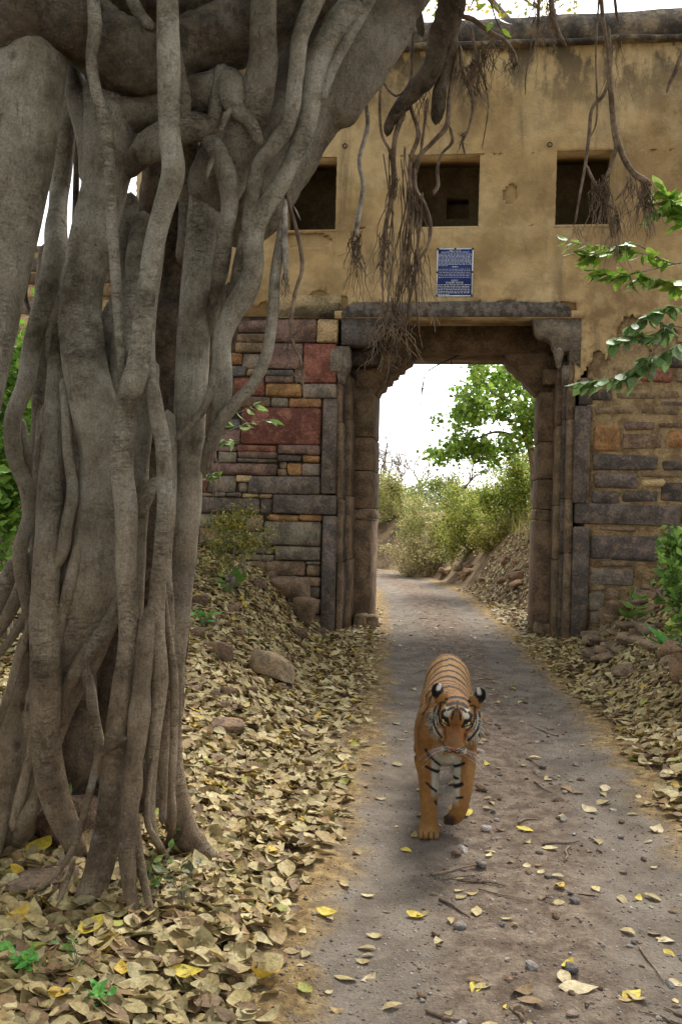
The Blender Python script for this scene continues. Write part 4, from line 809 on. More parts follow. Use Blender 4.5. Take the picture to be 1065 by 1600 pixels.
# pebbles of the road: the ones that show, then gravel
def road_xy(n, lo, hi, y0, y1):
    y = y0 + (y1 - y0) * RNG.random(n) ** 1.5; xc = np.interp(y, ROAD[:, 1][:200], ROAD[:, 0][:200]); d = RNG.uniform(lo, hi, n); return xc + d, y
X, Y_ = road_xy(150, -.5, .75, 3.5, 11); Hh = height(X, Y_)
for x, y, z in zip(X, Y_, Hh):
    s_ = random.uniform(.02, .05) if random.random() < .85 else random.uniform(.05, .085)
    pc = random.choice(['grey', 'brown', 'pale']); sc_ = 'tiny' if s_ < .035 else 'fair sized'
    tag(link('pebble', random.choice(PEB), MAT['rock'], None, (x, y, z + s_ * .12), (random.uniform(-.3, .3), random.uniform(-.3, .3), random.uniform(0, 6)), (s_ * random.uniform(.9, 1.5), s_, s_ * .6), cj({'grey': lin(118, 112, 108), 'brown': lin(116, 94, 76), 'pale': lin(158, 150, 142)}[pc], .12)), f'{sc_} {pc} pebble lying loose on the dirt road', 'pebble', f'{sc_} {pc} pebbles on the road')
n = 16000; X, Y_ = road_xy(n, -1.25, 1.25, 3.0, 17); P0 = np.stack([X, Y_, height(X, Y_)], 1)
ico = np.array([(1, 0, 0), (-1, 0, 0), (0, 1, 0), (0, -1, 0), (0, 0, 1), (0, 0, -1)], float); icf = np.array([(0, 2, 4), (2, 1, 4), (1, 3, 4), (3, 0, 4), (2, 0, 5), (1, 2, 5), (3, 1, 5), (0, 3, 5)])
s_ = (.003 + .010 * RNG.random(n) ** 2.5)[:, None, None]; V = P0[:, None, :] + ico[None] * s_ * RNG.uniform(.6, 1.4, (n, 6, 1)) * np.array([1, 1, .6])
c = np.repeat(leaf_colors(n, [lin(128, 118, 108), lin(112, 96, 82), lin(146, 140, 134), lin(98, 80, 66)]), 6, 0)
tag(link('gravel', mesh('gravel', V.reshape(-1, 3), (icf[None] + np.arange(n)[:, None, None] * 6).reshape(-1, 3), c, smooth=False), MAT['litter']), 'fine grit and gravel strewn over the dirt road', 'gravel', kind='stuff')
# twigs on the road
for k in range(20):
    x, y = road_xy(1, -.45, .7, 3.7, 10.5); x, y = float(x[0]), float(y[0]); a = random.uniform(0, 6.28); L = random.uniform(.08, .4)
    if k == 0: x, y, L, a = *ground_at(790, 1400)[:2], .3, -.5
    if k == 1: x, y, L, a = *ground_at(725, 1378)[:2], .26, .25
    if k == 2: x, y, L, a = *ground_at(672, 967)[:2], .45, 0.05
    pts = np.array([(x + math.cos(a) * L * t_ + random.uniform(-.015, .015), y + math.sin(a) * L * t_ + random.uniform(-.015, .015), 0) for t_ in (-.5, -.2, .1, .5)]); pts[:, 2] = height(pts[:, 0], pts[:, 1]) + .008
    V, Fc = tube(pts, np.linspace(.007, .003, 4) * random.uniform(.6, 1.3), 5, .06); ctr = pts.mean(0)
    tag(link('fallen_twig', mesh('fallen_twig', V - ctr, Fc), MAT['rootlet'], None, ctr), 'thin dry brown twig lying on the dirt road', 'twig', 'twigs on the dirt road')

# ------------------------------------------------------------------ dry leaves
def leaf_template(seed, st=5):
    rng = np.random.default_rng(seed); t = np.linspace(0, 1, st); wv = np.sin(np.pi * t ** .85) * rng.uniform(.24, .34); wv[0] = wv[-1] = .012
    curl = rng.uniform(-.5, .9); fold = rng.uniform(-.15, .55); tw = rng.uniform(-.6, .6); V = []
    for tt, ww in zip(t, wv):
        x = tt - .5; z = curl * (x * x - .1) + rng.uniform(-.012, .012); a = tw * x
        for e in (-1, 0, 1): V.append((x, e * ww * math.cos(a) + rng.uniform(-.012, .012) * abs(e), z + abs(e) * ww * fold + e * ww * math.sin(a)))
    V = np.array(V); J = np.arange(st * 3).reshape(st, 3); q = np.concatenate([np.stack([J[:-1, k], J[1:, k], J[1:, k + 1], J[:-1, k + 1]], 1) for k in (0, 1)])
    V[:, 2] -= V[:, 2].min(); return V, q
TPL = [leaf_template(k, 7) for k in range(12)]; TPF = [leaf_template(k + 30, 3) for k in range(8)]
DRY = [lin(172, 154, 106), lin(160, 140, 94), lin(180, 165, 120), lin(148, 124, 80), lin(132, 106, 70), lin(160, 144, 98), lin(116, 92, 64), lin(184, 168, 124), lin(148, 132, 88)]
def scatter(d0, d1, y0, y1, dens):
    n = int(dens); y = RNG.uniform(y0, y1, n); xc = np.interp(y, ROAD[:, 1][:200], ROAD[:, 0][:200]); d = RNG.uniform(min(d0, d1), max(d0, d1), n); x = xc + d
    pr = np.clip((np.abs(d) - .98 + .12 * vnoise(np.stack([x * 2, y * 2, x * 0], 1), 4)) / .42, .0, 1) ** 1.6
    m = RNG.random(n) < pr; return np.stack([x[m], y[m]], 1)
xy = np.concatenate([scatter(-1.0, -4.2, 2.7, 7, 12500), scatter(-1.0, -6.0, 7, 15.6, 26000), scatter(1.0, 4.6, 2.8, 8, 12000), scatter(1.0, 6.2, 8, 15.2, 21000), scatter(.95, 4.2, 15.2, 25, 9000), scatter(-1.0, -2.2, 14.5, 19.5, 1500)])
nl = 380; xr, yr = road_xy(nl, -1.1, 1.1, 3.2, 22); xy = np.concatenate([xy, np.stack([xr, yr], 1)])
Hx = height(xy[:, 0], xy[:, 1]); 
e_ = .06; nrm = np.stack([-(height(xy[:, 0] + e_, xy[:, 1]) - height(xy[:, 0] - e_, xy[:, 1])) / (2 * e_), -(height(xy[:, 0], xy[:, 1] + e_) - height(xy[:, 0], xy[:, 1] - e_)) / (2 * e_), np.ones(len(xy))], 1)
nrm /= np.linalg.norm(nrm, axis=1)[:, None]
onroad = np.abs(road_d(xy[:, 0], xy[:, 1])) < 1.05
size = RNG.uniform(.075, .155, len(xy)); size[onroad] *= RNG.uniform(.4, .95, onroad.sum())
colr = leaf_colors(len(xy), DRY, var=.16)
yel = RNG.random(len(xy)) < .035; colr[yel] = leaf_colors(yel.sum(), [lin(196, 164, 60), lin(184, 152, 56), lin(150, 150, 70)], var=.1)
lift = np.where(onroad, .004, RNG.uniform(0.0, .05, len(xy)))
def frames(nrm, tilt):
    n = len(nrm); up = nrm + RNG.normal(0, 1, (n, 3)) * tilt[:, None]; up /= np.linalg.norm(up, axis=1)[:, None]; a = RNG.normal(size=(n, 3)); a -= up * (a * up).sum(1)[:, None]; a /= np.linalg.norm(a, axis=1)[:, None]
    return np.stack([a, np.cross(up, a), up], 2)                     # columns
FR = frames(nrm, np.where(onroad, .08, .26))
POS = np.stack([xy[:, 0], xy[:, 1], Hx + lift], 1)
def build_leaves(idx, tpls):
    items, cols = [], []
    pick = RNG.integers(0, len(tpls), len(idx))
    for k, (tv, tq) in enumerate(tpls):
        ii = idx[pick == k]
        if len(ii) == 0: continue
        V = np.einsum('nij,vj->nvi', FR[ii] * size[ii][:, None, None], tv) + POS[ii][:, None, :]
        items.append((V.reshape(-1, 3), [(tq[None] + (np.arange(len(ii)) * len(tv))[:, None, None]).reshape(-1, 4)])); cols.append(np.repeat(colr[ii], len(tv), 0))
    V, Fc = merge(items); return V, Fc, np.concatenate(cols)
# the nearest ones in the picture are single things
rel = POS - CAM; pxs = 532.5 + F_PX * (rel @ VR) / rel[:, 1]; pys = 800 - F_PX * (rel @ VU) / rel[:, 1]
vis = (pxs > 5) & (pxs < 1060) & (pys < 1590) & (pys > 900)
cand = np.argsort(np.where(vis & (rel[:, 1] > 2.5), rel[:, 1] / size * .1 - lift * 12, 1e9))
lmesh = [mesh('fallen_leaf', v, q) for v, q in TPL]
single = cand[~onroad[cand]][:230]; rsing = np.array([k for k in cand[onroad[cand]]][:40])
CLS = ['pale tan', 'tan', 'cream', 'brown', 'brown', 'olive tan', 'dark brown', 'cream', 'olive tan']
def leaf_class(col):
    k = np.argmin([np.abs(np.array(p[:3]) / sum(p[:3]) - np.asarray(col[:3]) / sum(col[:3])).sum() * .6 + abs(sum(p[:3]) - sum(col[:3])) for p in DRY]); return CLS[int(k)]
def one_leaf(p, fr, sz, col, label, group, name='fallen_leaf'):
    o = bpy.data.objects.new(name, random.choice(lmesh)); COL.objects.link(o); M = Matrix(((*(fr[0] * sz), p[0]), (*(fr[1] * sz), p[1]), (*(fr[2] * sz), p[2]), (0, 0, 0, 1))); o.matrix_world = M
    o.color = (*col[:3], 1); return tag(o, label, 'leaf', group)
for m in lmesh: m.materials.append(MAT['litter_one'])
for k in single:
    one_leaf(POS[k], FR[k], size[k], colr[k], 'yellow fallen leaf among the dry litter at the banyan foot' if yel[k] else f'curled {leaf_class(colr[k])} dead leaf in the litter around the banyan foot', 'yellow leaves in the banyan litter' if yel[k] else f'{leaf_class(colr[k])} dead leaves in the banyan litter')
for k in rsing:
    one_leaf(POS[k], FR[k], size[k], colr[k], 'yellow fallen leaf lying on the dirt road' if yel[k] else f'{leaf_class(colr[k])} dead leaf lying on the dirt road', 'yellow leaves on the road' if yel[k] else f'{leaf_class(colr[k])} dead leaves on the road')
for px, py, w_, kind in ((742, 1547, 28, 'y'), (886, 1512, 30, 'y'), (903, 1547, 55, 't'), (986, 1559, 42, 'y'), (1040, 1473, 26, 't'), (1045, 1493, 22, 'y'), (920, 1268, 28, 't'), (944, 1233, 24, 't'), (728, 1272, 26, 'y'), (820, 1298, 26, 'y'), (649, 1434, 28, 'y'), (575, 1533, 26, 't'), (510, 1428, 30, 'y'), (996, 1407, 18, 'y'), (635, 1331, 18, 'y'), (795, 1577, 20, 'y'), (1055, 1540, 24, 't'), (1025, 1300, 30, 't'), (760, 1195, 14, 'y'), (290, 1540, 46, 'y'), (60, 1340, 50, 'y'), (140, 1470, 50, 'y'), (880, 1530, 36, 't')):
    q = ground_at(px, py); sz = np.array([w_ / F_PX * q[1]] )[0]; fr = frames(np.array([[0, -.15, 1.0]]), np.array([.08]))[0]; yl = kind == 'y'; oo = abs(float(road_d([q[0]], [q[1]])[0])) < 1.1
    one_leaf(q + np.array([0, 0, .006 if oo else .05]), fr, sz * 1.15, lin(198, 176, 62) if yl else lin(190, 172, 134), ('yellow fallen leaf lying on the dirt road' if yl else 'cream dead leaf lying on the dirt road') if oo else 'yellow fallen leaf among the dry litter at the banyan foot', ('yellow leaves on the road' if yl else 'cream dead leaves on the road') if oo else 'yellow leaves in the banyan litter')
rest = np.setdiff1d(np.arange(len(xy)), np.concatenate([single, rsing])); nearm = rel[rest, 1] < 8
V1, F1, c1 = build_leaves(rest[nearm], TPL); V2, F2, c2 = build_leaves(rest[~nearm], TPF); V, Fc = merge([(V1, F1), (V2, F2)])
tag(link('leaf_litter', mesh('leaf_litter', V, Fc, np.concatenate([c1, c2])), MAT['litter']), 'thick carpet of dry tan leaves covering both banks', 'leaf litter', kind='stuff')

# ------------------------------------------------------------------ plants
gl = [leaf_template(k + 60, 5) for k in range(5)]; gmesh = []
for v, q in gl:
    v = v * np.array([1, .95, .6]); v[:, 0] += .5; m = mesh('leaf', v, q); m.materials.append(MAT['green_one']); gmesh.append(m)
PALE = [lin(118, 146, 70), lin(96, 128, 56), lin(140, 158, 88), lin(82, 112, 52)]
def add_leaf(plant, loc0, p, dirv, L, col):
    d_ = Vector(dirv).normalized(); sd_ = d_.cross(Vector((0, 0, 1)));
    if sd_.length < .05: sd_ = Vector((1, 0, 0))
    sd_.normalize(); sd_ = (sd_ + Vector((random.uniform(-.4, .4), random.uniform(-.4, .4), random.uniform(-.5, .5)))).normalized(); up = d_.cross(sd_) * -1; up.normalize(); sd_ = up.cross(d_)
    o = bpy.data.objects.new('leaf', random.choice(gmesh)); COL.objects.link(o); o.parent = plant; q = Vector(p) - Vector(loc0)
    o.matrix_local = Matrix(((d_.x * L, sd_.x * L, up.x * L, q.x), (d_.y * L, sd_.y * L, up.y * L, q.y), (d_.z * L, sd_.z * L, up.z * L, q.z), (0, 0, 0, 1))); o.color = col; return o
def plant(name, label, cat, base, branches, leaf_px, n_per, pal, group=None, droop=.45, stem_r=.008, bare=1):
    """branches: polylines of world points; leaves in whorls along the outer part"""
    root = tag(empty(name, tuple(base)), label, cat, group)
    for bi, br in enumerate(branches):
        br = [np.asarray(b_, float) for b_ in br]; Pth = catmull(np.array(br), 6)
        V, Fc = tube(np.array(br), np.linspace(stem_r, stem_r * .35, len(br)), 6, .05); link('stem', mesh('stem', V - np.asarray(base, float), Fc), MAT['twig'], root)
        m = len(Pth); k0 = int(m * .35)
        for k in range(0 if bi < bare else n_per):
            i = min(m - 1, k0 + int((m - k0) * (k + random.random()) / n_per)); p = Pth[i]; tdir = Pth[min(i + 1, m - 1)] - Pth[max(i - 1, 0)]; tdir /= np.linalg.norm(tdir) + 1e-9
            dv = tdir * .6 + np.array([random.gauss(0, .7), random.gauss(0, .7), random.gauss(0, .35) - droop]); L = leaf_px / F_PX * p[1] * random.uniform(.65, 1.2)
            c0 = random.choice(pal); add_leaf(root, base, p, dv, L, cj(c0, .18))
    return root
b0 = ground_at(1062, 1000); base = np.array([3.62, 9.3, 0]); base[2] = hz(3.62, 9.3); top1 = at(1085, 400, 9.3); YS = 9.3
plant('sapling', 'broad leaved sapling arching its two leafy sprays in front of the right wall', 'sapling', base, [
    [base, at(1105, 700, 9.3), top1], [top1, at(1055, 412, YS), at(1010, 398, YS), at(955, 388, YS), at(885, 378, YS)], [top1, at(1060, 330, YS), at(1035, 300, YS)], [top1, at(1070, 340, YS), at(1050, 320, YS + .1), at(1015, 330, YS)],
    [at(1055, 412, YS), at(1000, 425, YS), at(960, 432, YS), at(930, 425, YS)], [at(1030, 404, YS), at(985, 380, YS), at(940, 398, YS - .1), at(905, 392, YS)], [top1, at(1070, 440, YS), at(1040, 440, YS), at(1000, 435, YS)]], 30, 34, [lin(112, 150, 54), lin(136, 168, 66), lin(88, 124, 46), lin(150, 172, 90)])
base2 = np.array([3.75, 9.9, 0]); base2[2] = hz(3.75, 9.9); t2 = at(1090, 520, 9.8)
plant('sapling', 'drooping grey green sapling whose lower spray hangs beside the right jamb', 'sapling', base2, [
    [base2, at(1110, 760, 9.8), t2], [t2, at(1050, 510, 9.8), at(1010, 525, 9.8), at(960, 530, 9.8)], [at(1050, 510, 9.8), at(1010, 560, 9.8), at(960, 590, 9.8), at(912, 598, 9.8)], [t2, at(1060, 480, 9.8), at(1020, 490, 9.8), at(985, 510, 9.8)], [t2, at(1060, 540, 9.8), at(1020, 560, 9.8), at(990, 590, 9.8)]], 31, 34, [lin(120, 148, 96), lin(140, 162, 112), lin(98, 126, 74), lin(112, 142, 80)], droop=.6)
b3 = at(292, 880, 7.6); b3[2] = hz(b3[0], b3[1]); 
plant('sapling', 'slender shoot with pale leaves growing beside the banyan in front of red stone', 'sapling', b3, [
    [b3, at(298, 800, 7.6), at(318, 740, 7.5)], [at(310, 760, 7.5), at(328, 705, 7.5), at(352, 655, 7.5), at(385, 640, 7.5), at(405, 628, 7.5)], [at(340, 680, 7.5), at(368, 668, 7.5), at(395, 660, 7.5), at(425, 655, 7.5)], [at(335, 700, 7.5), at(345, 690, 7.5), at(365, 688, 7.5)], [at(308, 765, 7.5), at(322, 745, 7.5), at(340, 738, 7.5)]], 24, 8, [lin(128, 150, 92), lin(150, 168, 116), lin(96, 128, 52)], stem_r=.006)
def seedling(px, py, hpx, leaf_px, n, label, pal=PALE, nb=4, group=None, name='seedling'):
    b_ = ground_at(px, py); Y = b_[1]; h_ = hpx / F_PX * Y; br = []
    for k in range(nb):
        a = random.uniform(0, 6.28); r_ = h_ * random.uniform(.2, .6); br.append([b_, b_ + np.array([math.cos(a) * r_ * .3, math.sin(a) * r_ * .3, h_ * .5]), b_ + np.array([math.cos(a) * r_, math.sin(a) * r_, h_ * random.uniform(.75, 1.1)])])
    return plant(name, label, 'plant', b_, br, leaf_px, n, pal, group, .2, .003, 0)
BR = [lin(92, 160, 70), lin(110, 170, 76)]
seedling(318, 985, 28, 20, 3, 'bright green seedling sprouting from the left bank by the trunk', BR); seedling(240, 1420, 90, 18, 6, 'pale green seedling between the front banyan roots', nb=5); seedling(275, 1345, 60, 13, 6, 'thin leafy weed beside the flared right banyan root', nb=5); seedling(285, 1420, 70, 26, 4, 'dull olive seedling with drooping leaves in litter', [lin(104, 106, 76), lin(116, 124, 84)], 5)
seedling(65, 1300, 60, 30, 4, 'weed with grey green leaves against the outer left root', nb=4); seedling(40, 1540, 50, 26, 6, 'vivid low green weed in the litter at the picture foot', BR, 5); seedling(125, 1530, 60, 18, 5, 'small weed in the litter before the big root foot'); seedling(360, 935, 40, 26, 3, 'pale seedling below the wall on the left bank')
seedling(990, 985, 50, 26, 5, 'fresh green weed growing from rubble by the right jamb', [lin(120, 150, 70), lin(96, 132, 54)]); seedling(1040, 1025, 30, 44, 3, 'single bright broad leaf plant on the right rubble', BR, 2); seedling(160, 1590, 40, 26, 5, 'low weed poking through the dry leaves', BR)
seedling(395, 800, 40, 12, 5, 'wiry yellowish weed at the left wall foot', [lin(176, 160, 90), lin(150, 150, 84)])
# shrubs: foliage clouds with stems
def shrub(name, label, c, rad, n, size, pal, cat='shrub', group=None, clumps=26, stems=6, base=None, trunk_r=.02, hollow=.4):
    c = np.array(c, float); rad = np.asarray(rad, float); c[2] = max(c[2], hz(c[0], c[1]) + rad[2] * .45); b_ = np.array([c[0], c[1], hz(c[0], c[1])]) if base is None else np.asarray(base, float)
    root = tag(empty(name, tuple(b_)), label, cat, group); u = RNG.normal(size=(clumps, 3)); u /= np.linalg.norm(u, axis=1)[:, None]; cc_ = c + u * rad * (hollow + (1 - hollow) * RNG.random((clumps, 1)))
    w_ = RNG.random(clumps) ** .7 + .2; pick = RNG.choice(clumps, n, p=w_ / w_.sum()); P = cc_[pick] + RNG.normal(0, 1, (n, 3)) * rad * .17; 
    P = P[P[:, 2] > height(P[:, 0], P[:, 1]) + .02]; tint = np.repeat(RNG.uniform(.75, 1.25, clumps)[:, None], 3, 1)
    V, Fc, col = leaf_mesh_arrays(P, len(P), size, np.clip(leaf_colors(len(P), pal), 0, .8), .5); link('foliage', mesh('foliage', V - b_, Fc, col, smooth=False), MAT['green'], root)['kind'] = 'stuff'
    for k in range(stems):
        e = cc_[k % clumps]; m = (b_ + e) / 2 + RNG.normal(0, .1, 3) * rad; V, Fc = tube(np.array([b_ + RNG.normal(0, .05, 3) * np.array([1, 1, 0]), m, e]), np.array([trunk_r, trunk_r * .6, trunk_r * .25]), 5, .2); link('stem', mesh('stem', V - b_, Fc), MAT['twig'], root)
    return root
c = at(365, 840, 13.4); shrub('low_shrub', 'straggly yellow green bush at the foot of the left stone wall', c + np.array([0, 0, .05]), (.55, .4, .42), 1500, .07, [lin(132, 132, 70), lin(156, 146, 78), lin(104, 116, 60), lin(176, 160, 70)])
c = at(1058, 905, 9.6); shrub('low_shrub', 'glossy green bush spilling over the right rubble bank', c + np.array([.2, 0, 0]), (.42, .4, .55), 1100, .12, [lin(100, 134, 56), lin(124, 152, 72), lin(80, 112, 46)])
c = at(1075, 980, 9.0); shrub('low_shrub', 'smaller green bush lower down the right rubble bank', c + np.array([.1, 0, 0]), (.3, .3, .3), 420, .1, [lin(100, 130, 56), lin(134, 150, 72)])
c = at(20, 700, 9.5); shrub('garden_shrub', 'tall bright green bush seen left through the banyan roots', c, (.75, .7, 1.6), 3000, .15, [lin(110, 146, 56), lin(130, 164, 66), lin(90, 126, 46)]); c = at(-60, 620, 11); shrub('garden_shrub', 'dark green bush standing behind the outermost banyan trunk', c, (.9, .8, 2), 2200, .16, [lin(84, 116, 46), lin(106, 138, 56)])
c = at(110, 850, 11); shrub('garden_shrub', 'low olive bush between the banyan and the tan wall', c, (1.0, .6, .7), 1500, .1, [lin(104, 122, 60), lin(130, 138, 72)])
# beyond the gateway
OL = [lin(146, 154, 78), lin(164, 170, 92), lin(126, 140, 66), lin(178, 176, 98)]; YG = [lin(164, 176, 74), lin(184, 190, 86), lin(142, 160, 62), lin(196, 188, 90)]; DR = [lin(180, 166, 114), lin(160, 154, 100), lin(192, 178, 132)]; DG = [lin(110, 138, 60), lin(130, 154, 70), lin(98, 122, 54)]
def vsh(px, py, Y, rpx, rpy, n, size, pal, label, **kw):
    shrub('wild_shrub', label, at(px, py, Y), (rpx / F_PX * Y, rpx / F_PX * Y * .8, rpy / F_PX * Y), n, size, pal, group=None, **kw)
vsh(660, 835, 31, 50, 55, 5200, .10, DR + OL, 'dense olive thicket on the outside of the road bend'); vsh(735, 815, 28, 55, 62, 6500, .10, YG + OL, 'yellow green thicket above the road bend beyond the gate'); vsh(800, 800, 26.5, 50, 75, 6500, .10, YG + DG, 'tall leafy thicket under the green tree beyond the gate'); vsh(612, 830, 36, 42, 48, 5000, .11, OL + DR, 'pale thicket left of the road beyond the gateway')
vsh(705, 785, 38, 75, 42, 7000, .12, OL + DG, 'broad green thicket rising behind the road bend'); vsh(600, 795, 44, 45, 30, 4500, .14, OL, 'hazy olive thicket below the bare tree'); vsh(640, 870, 30, 60, 30, 2800, .09, DR, 'dry straw coloured scrub along the road edge'); vsh(770, 870, 26, 45, 32, 2600, .09, DR + YG, 'dry yellow scrub on the rocky bank'); vsh(830, 760, 33, 60, 90, 6000, .12, DG + OL, 'dark green thicket behind the right inner jamb'); vsh(560, 830, 40, 60, 50, 5000, .13, OL + DG, 'tall thicket hidden partly by the left inner jamb'); vsh(850, 880, 23.5, 25, 30, 1200, .07, YG + DR, 'small weedy bush at the bank foot by the right jamb')
for px, py, Y, rx_, ry_ in ((520, 790, 60, 120, 30), (700, 780, 62, 110, 32), (860, 760, 60, 110, 60), (980, 760, 50, 110, 70), (380, 760, 55, 110, 70), (250, 760, 45, 120, 80), (100, 760, 42, 130, 80)):
    shrub('far_thicket', 'distant grey green belt of scrub behind the gatehouse', at(px, py, Y), (rx_ / F_PX * Y, 2.5, ry_ / F_PX * Y), 3500, .24, [lin(128, 136, 88), lin(144, 148, 104), lin(116, 124, 78)], group='scrub belt behind the gatehouse', stems=3)
# green tree beyond the gate
def branch_tree(name, label, base, limbs, leaf, cat='tree', group=None, mat='twig'):
    root = tag(empty(name, tuple(base)), label, cat, group); b_ = np.asarray(base, float)
    for nm, pts, r0, r1 in limbs:
        pts = np.array(pts, float); V, Fc = tube(pts, np.linspace(r0, r1, len(pts)), 8, .15, .1, 5); link(nm, mesh(nm, V - b_, Fc), MAT[mat], root)
    if leaf is not None:
        V, Fc, col = leaf; link('crown', mesh('crown', V - b_, Fc, col, smooth=False), MAT['green'], root)['kind'] = 'stuff'
    return root
Y0 = 25.0; q = at(836, 760, Y0); base = np.array([q[0], q[1], hz(q[0], q[1])]); t1 = at(815, 660, Y0); cl = []
for x, y, dx, dy, w_ in ((800, 600, 38, 26, 3), (760, 585, 26, 24, 2), (825, 650, 28, 40, 3), (770, 640, 40, 22, 3), (725, 655, 26, 20, 2), (715, 700, 30, 16, 2), (750, 705, 32, 16, 2), (735, 625, 22, 18, 1.4), (690, 712, 16, 10, .8), (795, 690, 36, 24, 2.2), (850, 590, 40, 40, 3), (880, 650, 40, 50, 3), (745, 565, 14, 10, .6), (720, 615, 10, 12, .5)):
    for k in range(int(w_ * 5)): cl.append(at(x + RNG.normal(0, dx * .5), y + RNG.normal(0, dy * .5), Y0 + RNG.normal(0, .7)))
cl = np.array(cl); n = 6200; P = cl[RNG.integers(0, len(cl), n)] + RNG.normal(0, .13, (n, 3)); V, Fc, col = leaf_mesh_arrays(P, n, .15, leaf_colors(n, [lin(118, 156, 58), lin(140, 174, 70), lin(100, 138, 50), lin(162, 184, 84)], var=.3), .75)
branch_tree('green_tree', 'leafy bright green tree rising on the bank beyond the gateway', base, [('trunk', [base, at(832, 720, Y0), t1], .12, .07), ('limb', [t1, at(800, 630, Y0), at(770, 615, Y0 - .2), at(748, 590, Y0)], .06, .015), ('limb', [t1, at(790, 655, Y0), at(758, 648, Y0), at(720, 640, Y0)], .05, .012), ('limb', [at(822, 690, Y0), at(780, 675, Y0), at(745, 685, Y0), at(700, 710, Y0)], .05, .01), ('limb', [t1, at(820, 610, Y0), at(805, 570, Y0)], .06, .015), ('limb', [t1, at(850, 620, Y0), at(870, 580, Y0)], .06, .015)], (V, Fc, col))
# bare trees
def bare_tree(px, py, Y, hpx, label, spread=.55, depth=5, r0=.09, group=None):
    b_ = at(px, py, Y); b_[2] = hz(b_[0], b_[1]); H_ = (800 - py + hpx) * 0 + hpx / F_PX * Y; rng = np.random.default_rng(int(px)); root = tag(empty('bare_tree', tuple(b_)), label, 'tree', group); tw = []
    def grow(p, d_, L, r_, k):
        e = p + d_ * L; m = (p + e) / 2 + rng.normal(0, .07 * L, 3); tw.append((k, tube(np.array([p, m, e]), np.array([r_, r_ * .85, r_ * .65]), 5 if k < 2 else 3, .4, cap=False)))
        if k >= depth: return
        for j in range(3 if k else 4):
            nd = d_ + rng.normal(0, spread, 3); nd[2] += .12; nd /= np.linalg.norm(nd); grow(e - d_ * L * rng.uniform(0, .3), nd, L * rng.uniform(.55, .82), r_ * .6, k + 1)
    grow(b_, np.array([rng.normal(0, .12), 0, 1.0]), max(H_ * .36, .5), r0, 0)
    t0 = [t_ for k, t_ in tw if k == 0]; V, Fc = merge(t0); link('trunk', mesh('trunk', V - b_, Fc), MAT['twig'], root)
    V, Fc = merge([t_ for k, t_ in tw if k > 0]); link('branches', mesh('branches', V - b_, Fc), MAT['twig'], root)['kind'] = 'stuff'
bare_tree(594, 750, 48, 150, 'bare grey tree with twisted trunk left beyond the gateway', .6); bare_tree(650, 760, 55, 120, 'bare pale tree behind the middle of the thicket', .6); bare_tree(725, 775, 34, 110, 'leafless grey bush tree rising from the green thicket', .65, 5, .05); bare_tree(620, 755, 62, 120, 'faint leafless tree right of the twisted bare tree', .6)
# dry grass by the road beyond the gate
n = 7000; y = RNG.uniform(19, 33, n); x = np.interp(y, ROAD[:, 1][:260], ROAD[:, 0][:260]) + np.where(RNG.random(n) < .35, RNG.uniform(-3.2, -1.25, n), RNG.uniform(2.5, 4.8, n)); z = height(x, y); hh = RNG.uniform(.12, .5, n)
P0 = np.stack([x, y, z], 1); a = RNG.normal(0, .35, (n, 2)); T = P0 + np.stack([a[:, 0] * hh, a[:, 1] * hh, hh], 1); wv = np.stack([RNG.normal(0, .012, n), RNG.normal(0, .004, n), 0 * n * np.zeros(n)], 1)
V = np.stack([P0 - wv, P0 + wv, T], 1).reshape(-1, 3); tag(link('dry_grass', mesh('dry_grass', V, np.arange(n * 3).reshape(-1, 3), np.repeat(leaf_colors(n, DR + OL), 3, 0), smooth=False), MAT['green']), 'dry straw coloured grass along the road beyond the gate', 'grass', kind='stuff')
# yellowing tree behind the parapet
Y0 = 24; cl = np.array([at(x, y, Y0 + RNG.normal(0, .6)) for x, y in [(RNG.uniform(520, 930), RNG.uniform(-90, 20)) for k in range(60)]]); n = 1300; P = cl[RNG.integers(0, 60, n)] + RNG.normal(0, .25, (n, 3)); V, Fc, col = leaf_mesh_arrays(P, n, .15, leaf_colors(n, [lin(196, 170, 60), lin(176, 168, 66), lin(140, 150, 56)]), .6)
q = at(760, -60, Y0); base = np.array([7.6, Y0 + 1, hz(7.6, Y0 + 1)])
branch_tree('yellow_tree', 'tree with yellowing leaves peeping over the gatehouse parapet', base, [('trunk', [base, base + np.array([-.3, 0, 6]), base + np.array([-1.4, 0, 10]), q - np.array([0, 0, .8])], .2, .08)] + [('limb', [q - np.array([0, 0, .9]), (q + c_) / 2 + np.array([0, 0, -.2]), c_], .07, .015) for c_ in cl[:12]], (V, Fc, col))

